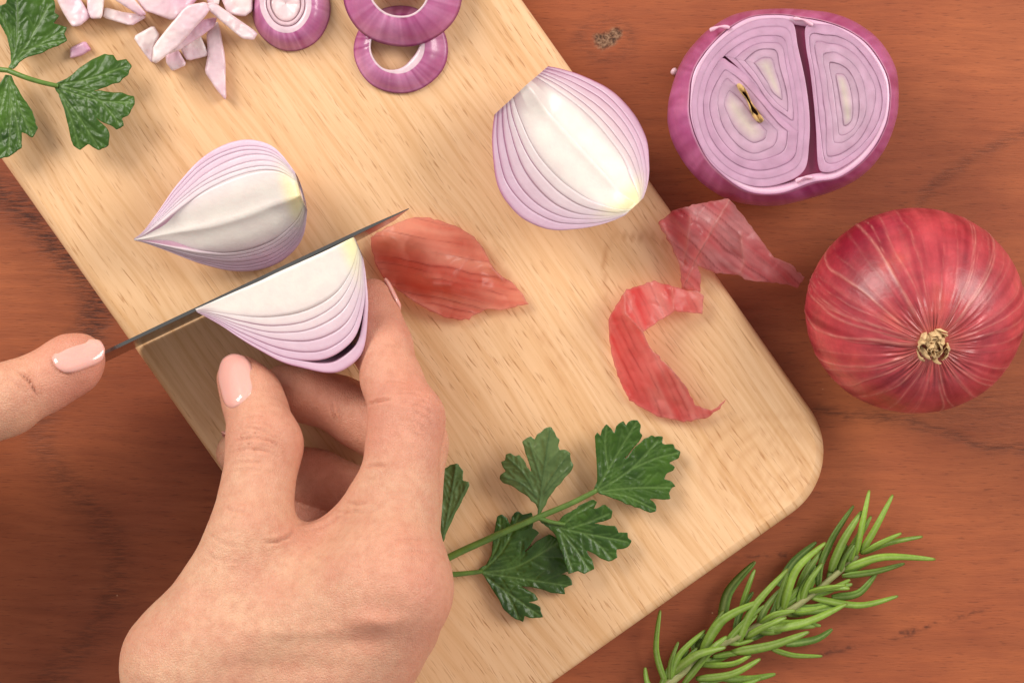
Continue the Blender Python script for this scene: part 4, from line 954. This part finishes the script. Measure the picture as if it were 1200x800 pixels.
# ------------------------------------------------------------------ knife
def knife():
    zs, zt = 0.0495, 0.0455
    tip = P(479, 244.5, zt); heel = P(52, 446.5, zs)
    d = heel - tip; d[2] = 0; Lb = np.linalg.norm(d); d /= Lb; nrm = np.array([d[1], -d[0], 0.0])
    if nrm[1] > 0: nrm = -nrm           # towards the held wedge
    t_ = thing('knife', 'steel kitchen knife standing on its edge slicing beside the held onion wedge', 'knife', (tip + d * Lb * 0.5) * [1, 1, 0] + [0, 0, BT])
    n = 60; u = np.linspace(0, 1, n)
    spz = zs + (zt - zs) * smooth(0.0, 1.0, 1 - u) ** 1.0 * 0 + (zt - zs) * (1 - u) ** 2.2
    spz = np.interp(u, [0, 0.08, 0.25, 0.6, 1.0], [zt, 0.0468, 0.0480, 0.0489, zs])
    # straight in plan; height follows the blade's drop point
    bot = np.interp(u, [0, 0.05, 0.14, 0.3, 1.0], [zt - 0.0010, BT + 0.0120, BT + 0.0040, BT + 0.0004, BT + 0.0004])
    # plan positions are chosen on the line of the spine
    xy = tip[None, :2] + np.outer(u * Lb, d[:2])
    hs = [0, 0.04, 0.25, 0.6, 0.93, 1.0]; th = [0.00046, 0.00052, 0.00046, 0.00034, 0.00016, 0.00003]
    rows = []
    for sgn in (1, -1):
        for h, t0 in (list(zip(hs, th)) if sgn == 1 else list(zip(hs, th))[::-1]):
            z = spz + (bot - spz) * h; p = np.stack([xy[:, 0], xy[:, 1], z], 1) + nrm * (sgn * t0 * np.minimum(1, 0.25 + u * 6))[:, None]
            rows.append(p)
    V = np.stack(rows, 1).reshape(-1, 3); m = len(rows); f = grid_faces(n, m, wrap_m=True) + [list(range(m)), list(range((n - 1) * m, n * m))[::-1]]
    o = obj('blade', V, f, M['steel'], t_, smooth_shade=False)
    # handle behind the heel, in the gripping hand
    hp = []; nh = 26
    uh = np.linspace(0, 1, nh); Lh = 0.115
    cz = zs - 0.012 - 0.004 * uh
    path = heel[None] + np.outer(uh * Lh - 0.001, d); path[:, 2] = cz
    a = np.linspace(0, 2 * math.pi, 20, endpoint=False); rw = 0.0068 + 0.001 * np.sin(uh * 5); rh = 0.0105 + 0.0025 * np.sin(uh * 4.2 + 0.6) ** 2
    V = path[:, None] + nrm * (np.sign(np.cos(a)) * np.abs(np.cos(a)) ** 0.7 * 1.0)[None, :, None] * rw[:, None, None] + np.array([0, 0, 1.0]) * (np.sign(np.sin(a)) * np.abs(np.sin(a)) ** 0.7)[None, :, None] * rh[:, None, None]
    V = V.reshape(-1, 3); f = grid_faces(nh, 20, wrap_m=True) + [list(range(20)), list(range((nh - 1) * 20, nh * 20))[::-1]]
    h = obj('handle', V, f, M['handle'], t_)
    for s_ in (0.25, 0.5, 0.75):
        p = heel + d * Lh * s_; p[2] = zs - 0.012 - 0.004 * s_
        v, ff = tube(np.array([p - nrm * 0.0081, p + nrm * 0.0081]), 0.0022, 14); obj('rivet', v, ff, M['rivet'], h)
    return heel, d, nrm, zs
KH, KD, KN, KZ = knife()

# ------------------------------------------------------------------ hands: smooth implicit surfaces
def sd_cone(p, a, b, ra, rb):
    ba = b - a; l2 = float(ba @ ba); rr = ra - rb; a2 = l2 - rr * rr; il2 = 1 / l2
    pa = p - a; y = pa @ ba; z = y - l2
    x2 = np.maximum(((pa * l2 - y[:, None] * ba) ** 2).sum(1), 0); y2 = y * y * l2; z2 = z * z * l2
    k = np.sign(rr) * rr * rr * x2
    d = (np.sqrt(x2 * a2 * il2) + y * rr) * il2 - ra
    c1 = np.sign(z) * a2 * z2 > k; c2 = np.sign(y) * a2 * y2 < k
    d = np.where(c1, np.sqrt(x2 + z2) * il2 - rb, np.where(c2, np.sqrt(x2 + y2) * il2 - ra, d))
    return d
def sd_tri(p, a, b, c, r):
    ba, cb, ac = b - a, c - b, a - c; n = np.cross(ba, ac); pa, pb, pc = p - a, p - b, p - c
    s = np.sign(pa @ np.cross(ba, n)) + np.sign(pb @ np.cross(cb, n)) + np.sign(pc @ np.cross(ac, n))
    def seg(v, e):
        t = np.clip((v @ e) / (e @ e), 0, 1); w_ = v - t[:, None] * e; return (w_ * w_).sum(1)
    e = np.minimum(np.minimum(seg(pa, ba), seg(pb, cb)), seg(pc, ac)); pl = (pa @ n) ** 2 / (n @ n)
    return np.sqrt(np.where(s < 2, e, pl)) - r
def smin(a, b, k):
    h = np.maximum(k - np.abs(a - b), 0) / k; return np.minimum(a, b) - h * h * k * 0.25
def J(px, py, zmm, rmm): return P(px, py, zmm / 1000), rmm / 1000
def chain(p, js, k):
    d = None
    for (a, ra), (b, rb) in zip(js[:-1], js[1:]):
        e = sd_cone(p, a, b, ra, rb); d = e if d is None else smin(d, e, k)
    return d
def surface_nets(fn, lo, hi, h):
    n = np.ceil((hi - lo) / h).astype(int) + 1
    ax = [lo[i] + np.arange(n[i]) * h for i in range(3)]
    vals = np.empty(n, np.float32)
    # coarse pass decides which slabs to evaluate
    YZ = np.stack(np.meshgrid(ax[1], ax[2], indexing='ij'), -1).reshape(-1, 2)
    cs = 4
    cx = [a[::cs] for a in ax]; G = np.stack(np.meshgrid(*cx, indexing='ij'), -1); dv = fn(G.reshape(-1, 3)).reshape(G.shape[:3])
    near = np.abs(dv) < h * cs * 1.9
    idx = [np.minimum(np.round(np.arange(n[i]) / cs).astype(int), len(cx[i]) - 1) for i in range(3)]
    full = near[np.ix_(*idx)]; vals[:] = np.where(dv[np.ix_(*idx)] > 0, 1, -1)
    I = np.argwhere(full); pts = lo + I * h
    for s in range(0, len(I), 400000):
        vals[tuple(I[s:s + 400000].T)] = fn(pts[s:s + 400000])
    sg = vals < 0
    cnt = sum(sg[i:n[0] - 1 + i, j:n[1] - 1 + j, k:n[2] - 1 + k].astype(np.int8) for i in (0, 1) for j in (0, 1) for k in (0, 1))
    act = (cnt > 0) & (cnt < 8); cells = np.argwhere(act); cid = np.full(act.shape, -1, np.int64); cid[act] = np.arange(len(cells))
    acc = np.zeros((len(cells), 3)); num = np.zeros(len(cells))
    cor = [(i, j, k) for i in (0, 1) for j in (0, 1) for k in (0, 1)]
    for a in cor:
        for x in range(3):
            if a[x]: continue
            b = list(a); b[x] = 1
            va = vals[tuple((cells + a).T)]; vb = vals[tuple((cells + b).T)]; m = (va < 0) != (vb < 0)
            t = va[m] / (va[m] - vb[m]); pt = np.tile(np.array(a, float), (m.sum(), 1)); pt[:, x] += t
            acc[m] += pt; num[m] += 1
    V = lo + (cells + acc / num[:, None]) * h
    F = []
    for x in range(3):
        y, z = (x + 1) % 3, (x + 2) % 3
        s0 = [slice(None)] * 3; s1 = [slice(None)] * 3; s0[x] = slice(0, -1); s1[x] = slice(1, None)
        ch = sg[tuple(s0)] != sg[tuple(s1)]; E = np.argwhere(ch)
        E = E[(E[:, y] > 0) & (E[:, z] > 0) & (E[:, y] < n[y] - 1) & (E[:, z] < n[z] - 1)]
        ey = np.zeros(3, int); ey[y] = 1; ez = np.zeros(3, int); ez[z] = 1
        q = np.stack([cid[tuple((E - ey - ez).T)], cid[tuple((E - ez).T)], cid[tuple(E.T)], cid[tuple((E - ey).T)]], 1)
        fl = sg[tuple(E.T)]; q[~fl] = q[~fl][:, ::-1]; F.append(q)
    return V, np.vstack(F)
def vnormals(fn, V, e=0.0004):
    g = np.stack([fn(V + np.eye(3)[i] * e) - fn(V - np.eye(3)[i] * e) for i in range(3)], 1)
    return g / np.maximum(np.linalg.norm(g, axis=1), 1e-12)[:, None]
def relax(V, F, it=2, lam=0.5):
    for _ in range(it):
        acc = np.zeros_like(V); num = np.zeros(len(V))
        for a, b in ((0, 1), (1, 2), (2, 3), (3, 0)):
            np.add.at(acc, F[:, a], V[F[:, b]]); np.add.at(acc, F[:, b], V[F[:, a]]); np.add.at(num, F[:, a], 1); np.add.at(num, F[:, b], 1)
        V = V + lam * (acc / num[:, None] - V)
    return V

def nail(fn, parent, c, d, nrm, ln, wd, tip_over=0.0012, name='fingernail'):
    """varnished nail that follows the fingertip, its free edge past the tip"""
    d = d / np.linalg.norm(d); nrm = nrm - d * (nrm @ d); nrm /= np.linalg.norm(nrm); s = np.cross(d, nrm)
    nu, nv = 26, 21; U, W = np.meshgrid(np.linspace(-1, 1, nu), np.linspace(-1, 1, nv), indexing='ij'); U, W = U.ravel(), W.ravel()
    # rounded rectangle
    wU = np.where(U < 0, 1 - 0.22 * np.abs(U) ** 3.5, 1 - 0.28 * np.abs(U) ** 4); uU = U * (1 - 0.20 * np.abs(W) ** 3)
    q = c + np.outer(uU * ln / 2, d) + np.outer(W * wU * wd / 2, s) + nrm * 0.012
    t = np.zeros(len(q))
    for _ in range(40): t += fn(q - np.outer(t, nrm)) * 0.8
    hit = q - np.outer(t, nrm); hh = (hit - c) @ nrm
    # keep the nail stiff: parabola across and along, fitted to the finger
    A = np.stack([np.ones_like(U), uU, W ** 2, uU ** 2 * 0 + uU * 0], 1)
    m = (U < 0.55); coef = np.linalg.lstsq(A[m], hh[m], rcond=None)[0]
    h2 = A @ coef - 0.0006 * np.maximum(U - 0.2, 0) ** 2
    h2 = np.maximum(h2 + 0.00042, np.where((U < 0.5) & (np.abs(W) < 0.5), hh + 0.00022, -1)) - 0.0006 * smooth(0.80, 1.0, np.maximum(np.abs(W), -U * 1.0)) * (U < 0.85)
    V = c + np.outer(uU * ln / 2, d) + np.outer(W * wU * wd / 2, s) + np.outer(h2, nrm)
    o = obj(name, V, [q_[::-1] for q_ in grid_faces(nu, nv)], M['nail'], parent)
    me = o.data; 
    nz = np.array([p.normal[:] for p in me.polygons]).mean(0)
    if nz @ nrm < 0: me.flip_normals()
    sm = o.modifiers.new('thickness', 'SOLIDIFY'); sm.thickness = 0.0006; sm.offset = -1
    return o

SK = lin(213, 165, 135)
def finish_hand(V, F, fn, creases, reds, seed, bumps=()):
    """creases and knuckle folds pressed into the surface, blood colour over the joints"""
    Nn = vnormals(fn, V); q = toPX(V); d = np.zeros(len(V)); up = smooth(0.05, 0.4, Nn[:, 2])
    def ends(line):
        line = np.asarray(line, float); e = line[-1] - line[0]; t = ((q - line[0]) @ e) / (e @ e); return smooth(-0.02, 0.3, t) * smooth(1.02, 0.7, t)
    for line, w_, dp in creases:
        up_ = up; up = up * ends(line)
        dd = pdist(q, catmull(line, 16)) + 0.5 * fbm(V * 700, seed + 2, 2); d -= dp * np.exp(-(dd / (w_ * 0.75)) ** 2) * up; up, upe = up_, up; d += dp * 0.35 * np.exp(-((dd - 2.2 * w_) / (1.3 * w_)) ** 2) * upe
    for (c, rx, amp) in bumps:
        d += amp * np.exp(-(((q - c) / rx) ** 2).sum(1)) * up
    d += 0.00022 * fbm(V * 130, seed, 3) + 0.00008 * fbm(V * 520, seed + 4, 2)
    col = np.tile(SK, (len(V), 1)); 
    for c, r_, a in reds:
        k = (a * np.exp(-(((V - c) / r_) ** 2).sum(1)))[:, None]; col = col * (1 - k) + lin(208, 122, 108) * k
    for line, w_, dp in creases:
        k = (np.clip(dp / 0.0006, 0, 1) * 0.34 * np.exp(-(pdist(q, catmull(line, 16)) / (w_ * 0.8)) ** 2) * up * ends(line))[:, None]; col = col * (1 - k) + lin(176, 98, 74) * k
    col = col * (1 + 0.10 * fbm(V * 55, seed + 8, 3))[:, None]
    return V + Nn * d[:, None], col

def right_hand():
    tm, tp_, ip, tt = J(218, 780, 64, 13.5), J(292, 632, 62, 10.6), J(310, 520, 51, 9.5), J(294, 462, 42, 7.3)
    tt2 = J(281, 443, 40, 6.3)
    im, ij, ii, ik, id_, it = J(456, 690, 72, 11.0), J(472, 590, 62.5, 8.9), J(477, 492, 53.5, 9.7), J(459, 445, 44.5, 7.9), J(449, 408, 38, 7.7), J(436, 352, 30, 6.2)
    mm, mi, md, mq, mt = J(462, 724, 58, 10.8), J(484, 520, 36, 9.2), J(398, 474, 28.5, 7.5), J(362, 462, 26.5, 7.7), J(334, 455, 25.5, 6.9)
    rm, ri, rd, rt = J(438, 752, 46, 10.3), J(468, 598, 28, 8.6), J(372, 560, 24.5, 7.4), J(279, 531, 23.6, 6.2)
    pm, pi_, pd_, pt = J(408, 775, 37, 9.6), J(440, 660, 25, 7.4), J(372, 618, 23.4, 6.5), J(322, 600, 22.8, 5.8)
    wr, wr2 = J(254, 985, 56, 19), J(304, 990, 50, 19)
    fa, fb = J(230, 1330, 62, 27), J(310, 1340, 58, 26)
    c = lambda a: a[0]
    def palm(p):
        d = sd_tri(p, c(tm), c(im), c(wr), 0.0125)
        d = smin(d, sd_tri(p, c(im), c(rm), c(wr2), 0.0115), 0.012)
        d = smin(d, sd_tri(p, c(rm), c(pm), c(wr2), 0.0125), 0.010)
        d = smin(d, sd_cone(p, c(wr), c(tm), 0.018, 0.0135), 0.012)
        d = smin(d, sd_cone(p, c(wr2), c(im), 0.019, 0.0112), 0.012)
        d = smin(d, sd_cone(p, c(wr2), c(pm), 0.018, 0.0095), 0.012)
        d = smin(d, sd_cone(p, c(wr), c(fa), 0.021, 0.027), 0.02)
        d = smin(d, sd_cone(p, c(wr2), c(fb), 0.020, 0.026), 0.02)
        # web between thumb and first finger, thinner towards its edge
        d = smin(d, sd_tri(p, P(300, 700, 0.060), P(448, 655, 0.066), P(380, 672, 0.058), 0.0080), 0.010)
        d = smin(d, sd_cone(p, P(368, 652, 0.056), P(434, 594, 0.058), 0.0062, 0.0064), 0.008)
        return d
    def fn(p):
        p = np.asarray(p, float)
        d0 = palm(p)
        th = chain(p, [tm, tp_, ip, tt, tt2], 0.004)
        ix = chain(p, [im, ij, ii, ik, id_, it], 0.003)
        md_ = chain(p, [mm, mi, md, mq, mt], 0.003); rg = chain(p, [rm, ri, rd, rt], 0.004); pk = chain(p, [pm, pi_, pd_, pt], 0.004)
        # flesh pads
        th = smin(th, sd_cone(p, P(300, 470, 0.037), P(306, 490, 0.040), 0.0066, 0.0075), 0.005)
        ix = smin(ix, sd_cone(p, P(434, 372, 0.0300), P(444, 405, 0.034), 0.0060, 0.0066), 0.005)
        ix = smin(ix, sd_cone(p, P(466, 535, 0.054), P(464, 600, 0.060), 0.0078, 0.0080), 0.006)
        md_ = smin(md_, sd_cone(p, P(425, 492, 0.0275), P(455, 505, 0.030), 0.0083, 0.0086), 0.004)
        d = smin(d0, th, 0.010)
        for g, k in ((ix, 0.009), (md_, 0.008), (rg, 0.008), (pk, 0.008)):
            d = np.minimum(d, smin(d0, g, k))
        return d
    allp = np.array([c(x) for x in (tm, tp_, tt2, im, ii, it, mm, mt, rm, rt, pm, pt, wr, wr2, fa, fb)])
    lo = allp.min(0) - 0.024; hi = allp.max(0) + 0.030; lo[1] = -0.225
    lo[2] = 0.012
    V, F = surface_nets(fn, lo, hi, 0.00072); V = relax(V, F, 2, 0.4)
    za = lambda p: zoomed(p, (140, 400), 2.0)
    cr = [(za(l), w_, dp) for l, w_, dp in (
        ([(268, 212), (300, 200), (345, 212), (372, 232)], 1.6, 0.00045), ([(258, 238), (300, 226), (350, 232), (385, 256)], 1.8, 0.0007), ([(256, 262), (300, 252), (350, 258), (380, 278)], 1.6, 0.0006), ([(254, 288), (300, 282), (345, 285)], 1.6, 0.0004), ([(280, 182), (320, 172), (352, 182)], 1.5, 0.0003),
        ([(335, 470), (365, 468), (395, 456), (410, 442)], 2.0, 0.0012), ([(235, 375), (265, 395), (310, 400)], 2.2, 0.0003), ([(128, 540), (165, 500), (190, 470)], 2.6, 0.0003),
        ([(655, 140), (700, 150), (745, 178)], 1.4, 0.00032), ([(650, 158), (700, 168), (742, 200)], 1.4, 0.00032), ([(655, 182), (695, 190), (735, 222)], 1.4, 0.0003), ([(640, 120), (690, 122), (725, 132)], 1.4, 0.0003), ([(660, 205), (690, 212), (725, 240)], 1.3, 0.00022),
        ([(578, 150), (605, 140), (640, 132)], 1.7, 0.0010), ([(572, 296), (600, 290), (630, 292)], 1.8, 0.0006), ([(520, 372), (555, 380), (585, 376)], 1.8, 0.0006), ([(500, 395), (540, 400), (570, 392)], 1.5, 0.0004),
        ([(500, 138), (502, 165), (512, 190)], 1.6, 0.0010),
        ([(262, 222), (310, 214), (360, 222), (398, 246)], 1.2, 0.0004), ([(256, 250), (300, 240), (350, 246), (395, 268)], 1.2, 0.0004), ([(250, 305), (300, 300), (350, 305), (385, 300)], 1.4, 0.0003), ([(285, 196), (330, 190), (370, 205)], 1.2, 0.0003),
        ([(405, 432), (440, 425), (485, 408), (515, 380)], 1.6, 0.0004), ([(420, 448), (470, 436), (520, 408), (550, 380)], 1.8, 0.0004), ([(560, 312), (590, 322), (620, 318)], 1.4, 0.0003), ([(535, 392), (575, 400), (615, 388)], 1.4, 0.0003),
        ([(668, 130), (705, 138), (745, 160)], 1.0, 0.0003), ([(662, 170), (705, 178), (750, 208)], 1.0, 0.0003), ([(668, 194), (705, 204), (742, 232)], 1.0, 0.0003), ([(690, 110), (720, 150), (728, 200)], 1.2, 0.0002),
        ([(600, 100), (640, 92), (680, 100)], 1.4, 0.0003), ([(200, 440), (240, 470), (290, 480)], 2.0, 0.00025), ([(180, 480), (230, 510), (300, 520)], 2.0, 0.0002),
        ([(640, 470), (690, 462), (730, 470)], 2.0, 0.00022), ([(630, 500), (690, 490), (740, 500)], 2.0, 0.00022))]
    bumps = [(np.array((360, 740)), (70, 9), 0.0005), (np.array((300, 690)), (10, 60), 0.0005), (np.array((340, 780)), (90, 12), -0.0005), (np.array((492, 700)), (26, 30), 0.0010), (np.array((440, 726)), (30, 11), 0.0014), (np.array((420, 752)), (40, 14), -0.0009), (np.array((470, 640)), (14, 40), 0.0005), (np.array((430, 660)), (16, 40), -0.0005), (np.array((455, 715)), (20, 12), -0.0004), (np.array((505, 475)), (16, 18), 0.0006), (np.array((215, 730)), (12, 70), 0.0005)]
    reds = [(c(ii), 0.015, 0.7), (c(im) + np.array([0.004, 0, 0.004]), 0.014, 0.6), (c(ip), 0.012, 0.5), (c(tt2), 0.010, 0.6), (c(id_), 0.012, 0.45), (P(470, 760, 0.06), 0.02, 0.3), (c(it), 0.012, 0.50), (c(mt), 0.014, 0.35), (c(md), 0.014, 0.3), (c(rd), 0.02, 0.3), (c(pd_), 0.02, 0.3), (P(380, 640, 0.058), 0.012, 0.25)]
    V, col = finish_hand(V, F, fn, cr, reds, 40, bumps)
    hd = obj('hand', V, F[:, ::-1], M['skin'], None, col)
    loc = np.array(P(400, 650, BT)); me = hd.data
    tag(hd, 'right hand with pale pink nails holding the onion wedge against the blade', 'hand')
    # nails
    d = c(tt2) - c(ip); nail(fn, hd, P(277, 447, 0.046), P(266, 424, 0.041) - P(287, 478, 0.046), np.array([-0.30, 0.10, 0.94]), 0.0162, 0.0108)
    dn = c(it) - c(id_); nail(fn, hd, c(it) + np.array([0.0036, 0.0012, 0.000]), dn, np.array([0.96, 0.28, -0.30]), 0.0105, 0.0076)
    dn = c(rt) - c(rd); nail(fn, hd, c(rt) + np.array([-0.001, 0.004, 0.0]), dn, np.array([-0.1, 0.9, -0.35]), 0.0085, 0.0066)
    return hd
right_hand()

def left_hand():
    # thumb lies along the spine of the knife, fingers close round its handle out of the picture
    hd, kd, kn = KH, KD, KN
    def K(al, ac, z):       # along handle from the heel, across towards the near side, height (metres)
        p = hd + kd * al + kn * ac; return np.array([p[0], p[1], z])
    t0, t1, t2 = (P(97, 417, 0.0548), 0.0055), (P(82, 425, 0.0556), 0.0068), (P(8, 468, 0.0595), 0.0088)
    t3, t4 = (P(-128, 530, 0.0645), 0.0104), (P(-270, 640, 0.0580), 0.0150)
    wr, wr2 = (K(0.140, 0.030, 0.050), 0.021), (K(0.128, 0.006, 0.040), 0.020)
    fa = (K(0.235, 0.055, 0.055), 0.027)
    fing = []
    for i, (al, r_) in enumerate(((0.050, 0.0088), (0.067, 0.0090), (0.084, 0.0086), (0.099, 0.0076))):
        fing.append([(K(al + 0.022, -0.020, 0.050 - 0.002 * i), r_ * 1.15), (K(al + 0.002, -0.021, 0.036 - 0.002 * i), r_), (K(al, -0.004, 0.0225), r_ * 0.9), (K(al + 0.001, 0.013, 0.0270), r_ * 0.85), (K(al + 0.004, 0.014, 0.038), r_ * 0.8)])
    mc = [f_[0][0] for f_ in fing]
    def fn(p):
        p = np.asarray(p, float)
        d = sd_tri(p, mc[0], mc[3], wr2[0], 0.0115); d = smin(d, sd_tri(p, mc[0], wr[0], t4[0], 0.0125), 0.012)
        d = smin(d, sd_tri(p, mc[0], wr[0], wr2[0], 0.013), 0.012)
        d = smin(d, sd_cone(p, wr[0], t4[0], 0.020, 0.015), 0.014); d = smin(d, sd_cone(p, wr[0], fa[0], 0.022, 0.027), 0.02)
        d = smin(d, sd_tri(p, t3[0] + [0, 0, -0.004], mc[0], t4[0], 0.0085), 0.008)
        th = chain(p, [t4, t3, t2, t1, t0], 0.004)
        th = smin(th, sd_cone(p, P(90, 434, 0.0538), P(58, 450, 0.0552), 0.0053, 0.0064), 0.005)
        o = smin(d, th, 0.008)
        for fg in fing: o = np.minimum(o, smin(d, chain(p, fg, 0.0035), 0.006))
        return o
    pts = np.array([t0[0], t1[0], t2[0], t3[0], t4[0], wr[0], wr2[0], fa[0]] + [q[0] for f_ in fing for q in f_])
    lo, hi = pts.min(0) - 0.031, pts.max(0) + 0.031; lo[2] = max(lo[2], 0.002)
    V, F = surface_nets(fn, lo, hi, 0.00075); V = relax(V, F, 2, 0.4)
    zb = lambda p: zoomed(p, (0, 360), 4.0)
    cr = [(zb([(68, 290), (105, 315), (140, 350), (165, 395), (190, 430)]), 2.2, 0.0011), (zb([(30, 320), (70, 350), (110, 400)]), 2.4, 0.0003), (zb([(250, 235), (265, 270), (300, 300), (350, 320)]), 1.6, 0.0004)]
    reds = [(t0[0], 0.013, 0.55), (t1[0] + np.array([0, -0.006, 0]), 0.012, 0.5)]
    V, col = finish_hand(V, F, fn, cr, reds, 60)
    h = obj('hand', V, F[:, ::-1], M['skin'], None, col)
    tag(h, 'left hand with its thumb pressed along the back of the knife', 'hand')
    nail(fn, h, P(92, 415, 0.0610), P(121, 401, 0.0578) - P(66, 428, 0.0612), np.array([-0.12, 0.42, 0.88]), 0.0138, 0.0088)
left_hand()
